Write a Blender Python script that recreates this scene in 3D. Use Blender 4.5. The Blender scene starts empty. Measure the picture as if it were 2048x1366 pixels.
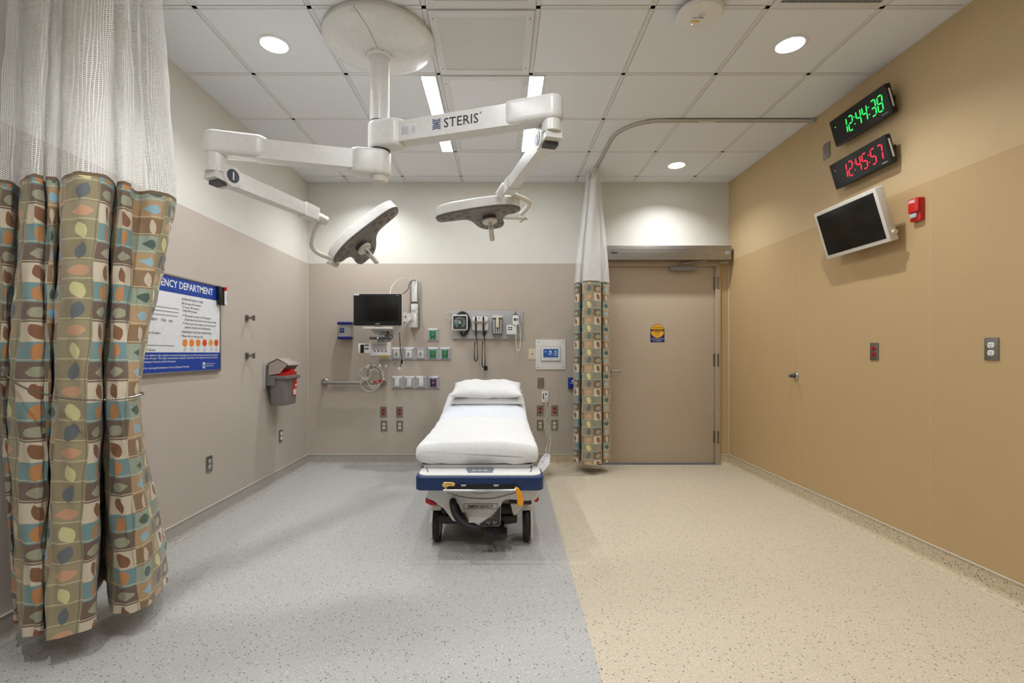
import bpy, bmesh, math, random
from mathutils import Vector, Matrix
random.seed(7)
R = math.radians
scene = bpy.context.scene
C = scene.collection

# ------------------------------------------------------------------ camera, world, exposure
F = 963.0; VX, VY = 1000.0, 706.0; H = 1.20          # focal length in pixels, vanishing point, eye height
XL, XR, YB, YF, ZC = -2.067, 2.458, 5.17, -2.0, 3.03   # room: left, right, back, wall behind viewer, ceiling
cam_d = bpy.data.cameras.new('camera'); cam = bpy.data.objects.new('camera', cam_d); C.objects.link(cam)
cam.location = (0, 0, H); cam.rotation_euler = (R(90), 0, 0)
cam_d.sensor_width = 36; cam_d.lens = F / 2048 * 36
cam_d.shift_x = (1024 - VX) / 2048; cam_d.shift_y = (VY - 683) / 2048
cam_d.clip_start = 0.02
scene.camera = cam
w = bpy.data.worlds.new('world'); scene.world = w; w.use_nodes = True
w.node_tree.nodes['Background'].inputs[0].default_value = (0.9, 0.92, 1, 1)
w.node_tree.nodes['Background'].inputs[1].default_value = 0.05
scene.view_settings.view_transform = 'Standard'; scene.view_settings.look = 'None'
scene.view_settings.gamma = 1; scene.view_settings.use_curve_mapping = False
scene.view_settings.exposure = 0.84
try: scene.cycles.transparent_max_bounces = 32
except Exception: pass

STRIP_POWER = 23.0       # emission of the linear fixtures
DOWN_POWER = 8.5        # watts of each recessed lamp
STRIPS = [(-0.475, 3.77), (0.243, 3.77), (-0.475, 1.33), (0.243, 1.33)]
DOWNS = [(-1.338, 2.855), (1.72, 2.855), (-1.338, 4.69), (1.72, 4.69), (-1.338, 1.02), (1.72, 1.02), (-1.338, -0.8), (1.72, -0.8)]

# ------------------------------------------------------------------ pixel helpers
def P(px, py, d): return Vector(((px - VX) * d / F, d, H - (py - VY) * d / F))
SB = F / YB
def WX(px): return (px - VX) / SB
def WZ(py): return H - (py - VY) / SB
def LY(px): return F * -XL / (VX - px)
def LZ(px, py): return H - (py - VY) * LY(px) / F
def RY(px): return F * XR / (px - VX)
def RZ(px, py): return H - (py - VY) * RY(px) / F

# ------------------------------------------------------------------ materials
def s2l(c):
    c = c / 255
    return c / 12.92 if c <= 0.04045 else ((c + 0.055) / 1.055) ** 2.4
def col(r, g, b): return (s2l(r), s2l(g), s2l(b), 1)
_m = {}
def mat(name, c, rough=0.5, metal=0.0, noise=0.04, scale=30, emit=None, es=0, spec=0.5, trans=0, alpha=1, bump=0):
    if name in _m: return _m[name]
    m = bpy.data.materials.new(name); m.use_nodes = True; _m[name] = m
    nt = m.node_tree; p = nt.nodes['Principled BSDF']
    c = col(*c)
    p.inputs['Roughness'].default_value = rough; p.inputs['Metallic'].default_value = metal
    p.inputs['Specular IOR Level'].default_value = spec
    p.inputs['Transmission Weight'].default_value = trans
    p.inputs['Alpha'].default_value = alpha
    n = nt.nodes.new('ShaderNodeTexNoise'); n.inputs['Scale'].default_value = scale; n.inputs['Detail'].default_value = 4
    tc = nt.nodes.new('ShaderNodeTexCoord'); nt.links.new(tc.outputs['Object'], n.inputs['Vector'])
    r = nt.nodes.new('ShaderNodeValToRGB')
    r.color_ramp.elements[0].position = .3; r.color_ramp.elements[1].position = .7
    r.color_ramp.elements[0].color = tuple(x * (1 - noise) for x in c[:3]) + (1,)
    r.color_ramp.elements[1].color = tuple(min(1, x * (1 + noise)) for x in c[:3]) + (1,)
    nt.links.new(n.outputs['Fac'], r.inputs[0]); nt.links.new(r.outputs[0], p.inputs['Base Color'])
    if emit:
        p.inputs['Emission Color'].default_value = col(*emit); p.inputs['Emission Strength'].default_value = es
    if bump:
        b = nt.nodes.new('ShaderNodeBump'); b.inputs['Strength'].default_value = bump; b.inputs['Distance'].default_value = .002
        nt.links.new(n.outputs['Fac'], b.inputs['Height']); nt.links.new(b.outputs[0], p.inputs['Normal'])
    return m

class NT:
    """small node-graph helper"""
    def __init__(s, name):
        s.m = bpy.data.materials.new(name); s.m.use_nodes = True; s.t = s.m.node_tree; s.p = s.t.nodes['Principled BSDF']
    def n(s, typ, **kw):
        x = s.t.nodes.new(typ)
        for k, v in kw.items(): setattr(x, k, v)
        return x
    def l(s, a, b): s.t.links.new(a, b)
    def math(s, op, a, b=None, c=None):
        x = s.n('ShaderNodeMath', operation=op)
        for i, v in enumerate((a, b, c)):
            if v is None: continue
            if isinstance(v, (int, float)): x.inputs[i].default_value = v
            else: s.l(v, x.inputs[i])
        return x.outputs[0]
    def mix(s, f, a, b):
        x = s.n('ShaderNodeMix', data_type='RGBA')
        if isinstance(f, (int, float)): x.inputs[0].default_value = f
        else: s.l(f, x.inputs[0])
        for i, v in ((6, a), (7, b)):
            if isinstance(v, tuple): x.inputs[i].default_value = v
            else: s.l(v, x.inputs[i])
        return x.outputs[2]

def terrazzo(name, grey, tan, split=True, which='tan', rough=.42):
    g = NT(name); tc = g.n('ShaderNodeTexCoord'); geo = g.n('ShaderNodeNewGeometry')
    sx = g.n('ShaderNodeSeparateXYZ'); g.l(geo.outputs['Position'], sx.inputs[0])
    if split:
        edge = g.math('ADD', g.math('MULTIPLY', sx.outputs[1], .02), .339)
        f = g.math('GREATER_THAN', sx.outputs[0], edge)
        base = g.mix(f, col(*grey), col(*tan))
    else:
        base = g.mix(0.0, col(*(tan if which == 'tan' else grey)), (0, 0, 0, 1))
    # large soft wear
    n0 = g.n('ShaderNodeTexNoise'); n0.inputs['Scale'].default_value = 160; n0.inputs['Detail'].default_value = 3
    g.l(geo.outputs['Position'], n0.inputs['Vector'])
    r0 = g.n('ShaderNodeValToRGB'); r0.color_ramp.elements[0].position = .35; r0.color_ramp.elements[1].position = .68
    r0.color_ramp.elements[0].color = (.80, .80, .80, 1); r0.color_ramp.elements[1].color = (1.05, 1.05, 1.05, 1)
    g.l(n0.outputs['Fac'], r0.inputs[0])
    mu = g.n('ShaderNodeMix', data_type='RGBA', blend_type='MULTIPLY'); mu.inputs[0].default_value = 1
    g.l(base, mu.inputs[6]); g.l(r0.outputs[0], mu.inputs[7]); out = mu.outputs[2]
    # chips: sparse dark, sparse mid, sparse light
    for sc, thr, prob, cc in ((75, .26, .74, (66, 60, 54)), (125, .27, .70, (128, 118, 104)), (95, .25, .80, (228, 222, 208))):
        v = g.n('ShaderNodeTexVoronoi'); v.inputs['Scale'].default_value = sc; g.l(geo.outputs['Position'], v.inputs['Vector'])
        near = g.math('LESS_THAN', v.outputs['Distance'], thr)
        sc_ = g.n('ShaderNodeSeparateColor'); g.l(v.outputs['Color'], sc_.inputs[0])
        pick = g.math('GREATER_THAN', sc_.outputs[0], prob)
        out = g.mix(g.math('MULTIPLY', g.math('MULTIPLY', near, pick), .8), out, col(*cc))
    g.l(out, g.p.inputs['Base Color']); g.p.inputs['Roughness'].default_value = rough
    g.p.inputs['Specular IOR Level'].default_value = .4
    return g.m

def wall_mat(name, low, high, zsplit, axis, seams):
    """paint above, sheet wallcovering below, with faint vertical sheet seams"""
    g = NT(name); geo = g.n('ShaderNodeNewGeometry'); s = g.n('ShaderNodeSeparateXYZ'); g.l(geo.outputs['Position'], s.inputs[0])
    f = g.math('GREATER_THAN', s.outputs[2], zsplit)
    n0 = g.n('ShaderNodeTexNoise'); n0.inputs['Scale'].default_value = 6; n0.inputs['Detail'].default_value = 5; g.l(geo.outputs['Position'], n0.inputs['Vector'])
    base = g.mix(f, col(*low), col(*high))
    base = g.mix(g.math('MULTIPLY', g.math('SUBTRACT', n0.outputs['Fac'], .5), .25), base, (.3, .25, .2, 1))
    for q in seams:
        d = g.math('ABSOLUTE', g.math('SUBTRACT', s.outputs[axis], q))
        k = g.math('MULTIPLY', g.math('LESS_THAN', d, .0025), g.math('SUBTRACT', 1.0, f))
        base = g.mix(g.math('MULTIPLY', k, .12), base, (.75, .68, .55, 1))
    g.l(base, g.p.inputs['Base Color'])
    n1 = g.n('ShaderNodeTexNoise'); n1.inputs['Scale'].default_value = 240; g.l(geo.outputs['Position'], n1.inputs['Vector'])
    b = g.n('ShaderNodeBump'); b.inputs['Strength'].default_value = .08; b.inputs['Distance'].default_value = .001
    g.l(n1.outputs['Fac'], b.inputs['Height']); g.l(b.outputs[0], g.p.inputs['Normal'])
    g.p.inputs['Roughness'].default_value = .5; g.p.inputs['Specular IOR Level'].default_value = .25
    return g.m

def leaf_fabric(name, cw=.105, ch=.078, ztop=1.907):
    g = NT(name); uv = g.n('ShaderNodeUVMap'); s = g.n('ShaderNodeSeparateXYZ'); g.l(uv.outputs[0], s.inputs[0])
    U = g.math('DIVIDE', s.outputs[0], cw); V0 = g.math('DIVIDE', s.outputs[1], ch)
    ci = g.math('FLOOR', U); V = g.math('ADD', V0, g.math('MULTIPLY', g.math('MODULO', g.math('ADD', ci, 30), 3), .06))
    ri = g.math('FLOOR', V)
    fx = g.math('SUBTRACT', g.math('SUBTRACT', U, ci), .5); fy = g.math('SUBTRACT', g.math('SUBTRACT', V, ri), .5)
    c3 = g.math('MODULO', g.math('ADD', ci, 30), 3); r3 = g.math('MODULO', g.math('ADD', ri, 30), 3)
    idx = g.math('DIVIDE', g.math('ADD', g.math('ADD', g.math('MULTIPLY', c3, 3), r3), .5), 9)
    def ramp(vals):
        r = g.n('ShaderNodeValToRGB'); e = r.color_ramp; e.interpolation = 'CONSTANT'
        while len(e.elements) < 9: e.elements.new(.5)
        for i, v in enumerate(vals): e.elements[i].position = i / 9; e.elements[i].color = v
        g.l(idx, r.inputs[0]); return r.outputs[0]
    # rows run upward: for each column three cells
    bgs = [(160, 150, 120), (166, 156, 126), (154, 144, 114),   (124, 156, 158), (216, 204, 182), (120, 102, 90),   (160, 170, 152), (148, 122, 92), (186, 156, 118)]
    lfs = [(212, 208, 154), (206, 160, 128), (108, 114, 118),   (192, 138, 90), (138, 98, 72), (162, 162, 138),   (84, 102, 92), (206, 190, 168), (150, 184, 196)]
    ang = [.62, .03, .42,   .45, .64, .03,   .97, .60, .97]
    bg = ramp([col(*c) for c in bgs]); lf = ramp([col(*c) for c in lfs]); an = ramp([(a, a, a, 1) for a in ang])
    sc = g.n('ShaderNodeSeparateColor'); g.l(an, sc.inputs[0])
    th = g.math('MULTIPLY', sc.outputs[0], math.pi)
    fxm = g.math('MULTIPLY', fx, cw / .078); fym = g.math('MULTIPLY', fy, ch / .078)
    ct = g.math('COSINE', th); st = g.math('SINE', th)
    a = g.math('ADD', g.math('MULTIPLY', fxm, ct), g.math('MULTIPLY', fym, st))
    b = g.math('SUBTRACT', g.math('MULTIPLY', fym, ct), g.math('MULTIPLY', fxm, st))
    q = g.math('DIVIDE', a, .44)
    prof = g.math('POWER', g.math('MAXIMUM', g.math('SUBTRACT', 1, g.math('MULTIPLY', q, q)), 0.0), .82)
    lens = g.math('LESS_THAN', g.math('ABSOLUTE', b), g.math('MULTIPLY', prof, .265))
    # fine ribbing and woven lines
    rib = g.math('SINE', g.math('MULTIPLY', s.outputs[1], 2200))
    base = g.mix(g.math('MULTIPLY', g.math('ADD', rib, 1), .07), bg, (.12, .09, .06, 1))
    l1 = g.math('LESS_THAN', g.math('ABSOLUTE', g.math('SUBTRACT', fy, -.40)), .025)
    base = g.mix(g.math('MULTIPLY', l1, .75), base, col(215, 205, 170))
    l2 = g.math('LESS_THAN', g.math('ABSOLUTE', g.math('SUBTRACT', fx, .43)), .018)
    base = g.mix(g.math('MULTIPLY', l2, .5), base, col(80, 88, 72))
    out = g.mix(lens, base, lf)
    hem = g.math('GREATER_THAN', s.outputs[1], ztop - .014)
    out = g.mix(hem, out, col(120, 100, 78))
    g.l(out, g.p.inputs['Base Color']); g.p.inputs['Roughness'].default_value = .75; g.p.inputs['Specular IOR Level'].default_value = .25
    g.p.inputs['Sheen Weight'].default_value = .15
    return g.m

def net_fabric(name, cw=.0125, ch=.0088):
    g = NT(name); uv = g.n('ShaderNodeUVMap'); s = g.n('ShaderNodeSeparateXYZ'); g.l(uv.outputs[0], s.inputs[0])
    U = g.math('DIVIDE', s.outputs[0], cw); ci = g.math('FLOOR', U)
    V = g.math('ADD', g.math('DIVIDE', s.outputs[1], ch), g.math('MULTIPLY', g.math('MODULO', g.math('ADD', ci, 400), 2), .5))
    fx = g.math('ABSOLUTE', g.math('SUBTRACT', g.math('FRACT', U), .5)); fy = g.math('ABSOLUTE', g.math('SUBTRACT', g.math('FRACT', V), .5))
    thread = g.math('MAXIMUM', g.math('GREATER_THAN', fx, .375), g.math('GREATER_THAN', fy, .35))
    g.p.inputs['Base Color'].default_value = col(244, 244, 242); g.p.inputs['Roughness'].default_value = .8
    g.l(thread, g.p.inputs['Alpha'])
    return g.m

M = dict(
    floor=terrazzo('floor_terrazzo', (186, 185, 182), (208, 196, 173)),
    coveg=terrazzo('cove_terrazzo_grey', (176, 171, 163), (204, 188, 156), split=True, rough=.5),
    white=mat('white_plastic', (226, 225, 221), .32), offwhite=mat('off_white_plastic', (214, 210, 200), .4),
    lamp=mat('white_enamel', (222, 221, 217), .28), ltgrey=mat('light_grey_plastic', (180, 180, 180), .4),
    grey=mat('grey_plastic', (138, 138, 138), .45), dkgrey=mat('dark_grey_plastic', (72, 72, 72), .45),
    black=mat('black_plastic', (22, 22, 23), .35), glass=mat('black_screen_glass', (9, 10, 12), .12, spec=.6),
    chrome=mat('chrome', (205, 205, 205), .16, 1), steel=mat('brushed_steel', (150, 146, 140), .35, 1),
    alu=mat('brushed_aluminium', (168, 164, 158), .42, 1), board=mat('grey_wall_board', (172, 171, 172), .45),
    ivory=mat('ivory_plastic', (218, 206, 180), .4), red=mat('red_plastic', (196, 28, 26), .35),
    dred=mat('dark_red_plastic', (150, 22, 24), .4), blue=mat('navy_plastic', (18, 48, 96), .4), navy=mat('deep_blue_plastic', (20, 26, 120), .35),
    green=mat('green_plastic', (20, 120, 66), .45), purple=mat('purple_plastic', (74, 22, 84), .45),
    yellow=mat('yellow_plastic', (226, 190, 40), .45), orange=mat('amber_plastic', (236, 160, 26), .4),
    sheet=mat('white_sheet', (222, 222, 221), .8, bump=.15, scale=60, spec=.2), sheet2=mat('cool_white_sheet', (216, 219, 224), .8, spec=.2),
    door=mat('door_laminate', (186, 170, 150), .45, noise=.02), frame=mat('painted_frame', (178, 162, 140), .45, noise=.02),
    taupe=mat('taupe_plastic', (150, 138, 128), .35), bin=mat('grey_bin_plastic', (120, 114, 110), .4),
    tile=mat('ceiling_tile', (226, 228, 230), .8, noise=.02, scale=200, spec=.1), tbar=mat('ceiling_grid_paint', (216, 216, 214), .5, noise=.01),
    trimm=mat('trim_strip', (206, 200, 188), .4), rubber=mat('black_rubber', (24, 24, 25), .6),
    signb=mat('sign_blue', (20, 62, 152), .3), signw=mat('sign_white', (226, 227, 230), .25), ink=mat('printed_ink', (30, 32, 40), .6, noise=0),
    wink=mat('white_ink', (240, 240, 240), .5, noise=0), clear=mat('clear_plastic', (215, 215, 212), .15, alpha=.42),
    underside=mat('lens_grey_plastic', (124, 118, 110), .3), rim=mat('rubber_rim', (104, 100, 96), .45), lens=mat('lens_pod', (96, 90, 84), .12, spec=.9),
    yel=mat('caution_yellow', (232, 172, 34), .5), dbl=mat('caution_blue', (26, 34, 104), .5),
    smile=mat('face_orange', (240, 140, 50), .5), smile2=mat('face_yellow', (230, 176, 60), .5), smile3=mat('face_red', (230, 84, 50), .5),
    cable=mat('grey_white_cable', (206, 203, 196), .45), maroon=mat('maroon_cable', (112, 62, 58), .5),
    screenb=mat('lit_blue_screen', (26, 60, 100), .3, emit=(30, 76, 130), es=.28),
    screenw=mat('lit_white_marks', (230, 240, 250), .3, emit=(220, 235, 250), es=.45),
    ledg=mat('green_led', (20, 200, 60), .4, emit=(40, 255, 90), es=1.1), ledr=mat('red_led', (220, 20, 40), .4, emit=(255, 34, 56), es=1.3),
    tube=mat('linear_lens', (255, 255, 255), .4, emit=(249, 252, 255), es=STRIP_POWER),
    bulb=mat('lamp_lens', (255, 255, 255), .3, emit=(250, 252, 255), es=2.5),
    refl=mat('lamp_reflector', (225, 228, 233), .22, 1.0),
    leaf=leaf_fabric('leaf_print_fabric'), leaf2=leaf_fabric('leaf_print_fabric_far', .105, .078), net=net_fabric('net_fabric'),
)

# ------------------------------------------------------------------ mesh builder
class B:
    def __init__(s, o=(0, 0, 0)): s.bm = bmesh.new(); s.o = Vector(o)
    def _fin(s, vs, bev, seg=2):
        if bev:
            es = set()
            for v in vs:
                for e in v.link_edges:
                    if len(e.link_faces) == 2 and e.calc_face_angle(0) > .45: es.add(e)
            bmesh.ops.bevel(s.bm, geom=list(es), offset=bev, segments=seg, affect='EDGES', profile=.6, clamp_overlap=True)
        return s
    def box(s, c, size, bev=0, rot=None, seg=2):
        m = Matrix.Translation(Vector(c)) @ ((rot.to_4x4()) if rot is not None else Matrix()) @ Matrix.Diagonal((size[0], size[1], size[2], 1))
        r = bmesh.ops.create_cube(s.bm, size=1, matrix=m); return s._fin(r['verts'], bev, seg)
    def beam(s, p0, p1, w, h, bev=0, up=(0, 0, 1), w1=None, h1=None, seg=3):
        p0, p1 = Vector(p0), Vector(p1); a = (p1 - p0).normalized(); sd = a.cross(Vector(up)).normalized(); u = sd.cross(a)
        vs = []
        for p, ww, hh in ((p0, w, h), (p1, w1 or w, h1 or h)):
            for i, j in ((-1, -1), (1, -1), (1, 1), (-1, 1)): vs.append(s.bm.verts.new(p + sd * i * ww / 2 + u * j * hh / 2))
        fs = [(3, 2, 1, 0), (4, 5, 6, 7)] + [(i, (i + 1) % 4, (i + 1) % 4 + 4, i + 4) for i in range(4)]
        for f in fs: s.bm.faces.new([vs[i] for i in f])
        return s._fin(vs, bev, seg)
    def cyl(s, p0, p1, r0, r1=None, seg=24, cap=True, bev=0):
        p0, p1 = Vector(p0), Vector(p1); r1 = r0 if r1 is None else r1
        a = (p1 - p0).normalized(); t = Vector((1, 0, 0)) if abs(a.x) < .9 else Vector((0, 1, 0))
        u = a.cross(t).normalized(); v = a.cross(u)
        A = [s.bm.verts.new(p0 + (u * math.cos(k * 2 * math.pi / seg) + v * math.sin(k * 2 * math.pi / seg)) * r0) for k in range(seg)]
        D = [s.bm.verts.new(p1 + (u * math.cos(k * 2 * math.pi / seg) + v * math.sin(k * 2 * math.pi / seg)) * r1) for k in range(seg)]
        for k in range(seg): s.bm.faces.new((A[k], A[(k + 1) % seg], D[(k + 1) % seg], D[k]))
        if cap: s.bm.faces.new(A[::-1]); s.bm.faces.new(D)
        return s._fin(A + D, bev)
    def lathe(s, prof, c=(0, 0, 0), axis=(0, 0, 1), seg=40, cap=False):
        """prof: list of (radius, height along axis)"""
        a = Vector(axis).normalized(); t = Vector((1, 0, 0)) if abs(a.x) < .9 else Vector((0, 1, 0))
        u = a.cross(t).normalized(); v = a.cross(u); c = Vector(c); rings = []
        for r, h in prof:
            if r < 1e-5: rings.append([s.bm.verts.new(c + a * h)])
            else: rings.append([s.bm.verts.new(c + a * h + (u * math.cos(k * 2 * math.pi / seg) + v * math.sin(k * 2 * math.pi / seg)) * r) for k in range(seg)])
        for A, D in zip(rings, rings[1:]):
            for k in range(seg):
                k2 = (k + 1) % seg
                if len(A) == 1 and len(D) == 1: continue
                if len(A) == 1: s.bm.faces.new((A[0], D[k2], D[k]))
                elif len(D) == 1: s.bm.faces.new((A[k], A[k2], D[0]))
                else: s.bm.faces.new((A[k], A[k2], D[k2], D[k]))
        return s
    def tube(s, pts, r, seg=10, smooth=6, r1=None, closed=False):
        pts = [Vector(p) for p in pts]
        if smooth > 1: pts = spline(pts, smooth, closed)
        n = len(pts); rings = []; prev = None
        for i, p in enumerate(pts):
            if closed: a = pts[(i + 1) % n] - pts[i - 1]
            else: a = pts[min(i + 1, n - 1)] - pts[max(i - 1, 0)]
            a.normalize()
            if prev is None:
                t = Vector((0, 0, 1)) if abs(a.z) < .9 else Vector((0, 1, 0)); u = a.cross(t).normalized()
            else: u = (prev - a * prev.dot(a)).normalized()
            prev = u; v = a.cross(u); rr = r if r1 is None else r + (r1 - r) * i / (n - 1)
            rings.append([s.bm.verts.new(p + (u * math.cos(k * 2 * math.pi / seg) + v * math.sin(k * 2 * math.pi / seg)) * rr) for k in range(seg)])
        for A, D in zip(rings, rings[1:] + ([rings[0]] if closed else [])):
            for k in range(seg): s.bm.faces.new((A[k], A[(k + 1) % seg], D[(k + 1) % seg], D[k]))
        if not closed: s.bm.faces.new(rings[0][::-1]); s.bm.faces.new(rings[-1])
        return s
    def prism(s, pts, fr, w0, w1, bev=0, seg=2, scale0=1.0, scale1=1.0):
        """polygon pts (u,v) in frame fr=(origin,U,V,N), extruded from w0 to w1 along N"""
        o, U, V, N = [Vector(q) for q in fr]
        cu = sum(p[0] for p in pts) / len(pts); cv = sum(p[1] for p in pts) / len(pts)
        def ring(w, k): return [s.bm.verts.new(o + U * (cu + (p[0] - cu) * k) + V * (cv + (p[1] - cv) * k) + N * w) for p in pts]
        A, D = ring(w0, scale0), ring(w1, scale1); n = len(pts)
        for k in range(n): s.bm.faces.new((A[k], A[(k + 1) % n], D[(k + 1) % n], D[k]))
        s.bm.faces.new(A[::-1]); s.bm.faces.new(D)
        bmesh.ops.recalc_face_normals(s.bm, faces=s.bm.faces[:])
        if bev:
            es = [e for e in set(e for v in A + D for e in v.link_edges) if len(e.link_faces) == 2 and (all(v in A for v in e.verts) or all(v in D for v in e.verts))]
            bmesh.ops.bevel(s.bm, geom=es, offset=bev, segments=seg, affect='EDGES', profile=.6, clamp_overlap=True)
        return s
    def sphere(s, c, r, sub=2, sc=(1, 1, 1)):
        bmesh.ops.create_icosphere(s.bm, subdivisions=sub, radius=r, matrix=Matrix.Translation(Vector(c)) @ Matrix.Diagonal((sc[0], sc[1], sc[2], 1))); return s
    def text(s, body, height, fr, width=None, align='LEFT', ext=.0003, bold=0):
        """lettering in frame fr=(origin,U,V,N)"""
        cu = bpy.data.curves.new('t', 'FONT'); cu.body = body; cu.size = 1; cu.resolution_u = 2; cu.extrude = 0; cu.offset = bold
        ob = bpy.data.objects.new('t', cu); me = bpy.data.meshes.new_from_object(ob)
        if not len(me.vertices): return s
        xs = [v.co.x for v in me.vertices]; x0, x1 = min(xs), max(xs)
        k = height / .72; kx = width / (x1 - x0) if width else k
        o, U, V, N = [Vector(q) for q in fr]; off = {'LEFT': -x0, 'CENTER': -(x0 + x1) / 2, 'RIGHT': -x1}[align]
        vs = [s.bm.verts.new(o + U * (v.co.x + off) * kx + V * v.co.y * k + N * ext) for v in me.vertices]
        for p in me.polygons:
            try: s.bm.faces.new([vs[i] for i in p.vertices])
            except Exception: pass
        bpy.data.objects.remove(ob); bpy.data.curves.remove(cu); bpy.data.meshes.remove(me); return s
    def build(s, name, m, parent=None, smooth=35, recalc=True):
        if recalc: bmesh.ops.recalc_face_normals(s.bm, faces=s.bm.faces[:])
        if s.o.length > 0: bmesh.ops.translate(s.bm, verts=s.bm.verts[:], vec=-s.o)
        me = bpy.data.meshes.new(name); s.bm.to_mesh(me); s.bm.free()
        for mm in (m if isinstance(m, list) else [m]): me.materials.append(mm)
        if smooth:
            me.polygons.foreach_set('use_smooth', [True] * len(me.polygons)); me.set_sharp_from_angle(angle=R(smooth))
        ob = bpy.data.objects.new(name, me); C.objects.link(ob)
        if parent is not None: ob.parent = parent
        elif s.o.length > 0: ob.location = s.o
        return ob

def spline(pts, k, closed=False):
    out = []; n = len(pts)
    rng = range(n if closed else n - 1)
    for i in rng:
        if closed: a, b, c, d = pts[i - 1], pts[i], pts[(i + 1) % n], pts[(i + 2) % n]
        else: a, b, c, d = pts[max(i - 1, 0)], pts[i], pts[i + 1], pts[min(i + 2, n - 1)]
        for j in range(k):
            t = j / k
            out.append(.5 * ((2 * b) + (c - a) * t + (2 * a - 5 * b + 4 * c - d) * t * t + (3 * b - a - 3 * c + d) * t ** 3))
    if not closed: out.append(pts[-1])
    return out
def rrect(w, h, r, n=5, cx=0, cz=0):
    out = []
    for sx, sz, a0 in ((1, 1, 0), (-1, 1, 90), (-1, -1, 180), (1, -1, 270)):
        for i in range(n + 1):
            a = R(a0 + 90 * i / n); out.append((cx + sx * (w / 2 - r) + r * math.cos(a), cz + sz * (h / 2 - r) + r * math.sin(a)))
    return out
def circ(r, n=24, cx=0, cz=0): return [(cx + r * math.cos(2 * math.pi * i / n), cz + r * math.sin(2 * math.pi * i / n)) for i in range(n)]
def wf(x=0, y=0, z=0): return ((x, y, z), (1, 0, 0), (0, 0, 1), (0, -1, 0))     # wall-device frame: u right, v up, N towards the room

def tag(o, label, cat, group=None):
    o['label'] = label; o['category'] = cat
    if group: o['group'] = group
    return o
def thing(name, label, cat, loc=(0, 0, 0), rz=0, group=None):
    o = bpy.data.objects.new(name, None); C.objects.link(o); o.location = loc; o.rotation_euler = (0, 0, rz); o.empty_display_size = .05
    return tag(o, label, cat, group)
def struct(o): o['kind'] = 'structure'; return o
def dup(root, loc, rz, label, group=None):
    kids = list(root.children); r = root.copy(); C.objects.link(r); r.location = loc; r.rotation_euler = (0, 0, rz); r['label'] = label
    if group: r['group'] = group
    for ch in kids:
        c = ch.copy(); C.objects.link(c); c.parent = r
        for g in list(ch.children):
            d = g.copy(); C.objects.link(d); d.parent = c
    return r
LEFT, RIGHT = R(90), R(-90)

# ------------------------------------------------------------------ room shell
fl = B(); fl.box(((XL + XR) / 2, (YB + YF) / 2, -.05), (XR - XL, YB - YF, .1)); struct(fl.build('floor', M['floor'], smooth=0))
mw_back = wall_mat('wall_paint_back', (186, 175, 162), (218, 216, 207), WZ(527), 0, [])
mw_left = wall_mat('wall_paint_left', (188, 178, 167), (216, 213, 204), WZ(527), 1, [1.5, 4.9])
mw_right = wall_mat('wall_paint_right', (188, 160, 117), (200, 175, 134), 2.185, 1, [2.75, 3.95])
T = .12
DX0, DX1, DZ1 = WX(1203), WX(1431), WZ(533)
FX0, FX1, FZ1 = DX0 - .05, DX1 + .05, DZ1 + .05
b = B(); yb = YB + T / 2
b.box(((XL - T + FX0) / 2, yb, ZC / 2 + .05), (FX0 - XL + T, T, ZC + .1))
b.box(((FX0 + FX1) / 2, yb, (FZ1 + ZC + .1) / 2), (FX1 - FX0, T, ZC + .1 - FZ1))
struct(b.build('wall_back', mw_back, smooth=0))
b = B(); b.box(((FX1 + XR + T) / 2, yb, ZC / 2 + .05), (XR + T - FX1, T, ZC + .1))
mw_ret = wall_mat('wall_paint_return', (188, 160, 117), (218, 216, 207), WZ(527), 0, [])
struct(b.build('wall_back_return', mw_ret, smooth=0))
b = B(); b.box((XL - T / 2, (YB + YF) / 2, ZC / 2 + .05), (T, YB - YF, ZC + .1)); struct(b.build('wall_left', mw_left, smooth=0))
b = B(); b.box((XR + T / 2, (YB + YF) / 2, ZC / 2 + .05), (T, YB - YF, ZC + .1)); struct(b.build('wall_right', mw_right, smooth=0))
b = B(); b.box(((XL + XR) / 2, YF - T / 2, ZC / 2 + .05), (XR - XL + 2 * T, T, ZC + .1)); struct(b.build('wall_front', mw_back, smooth=0))
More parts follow.
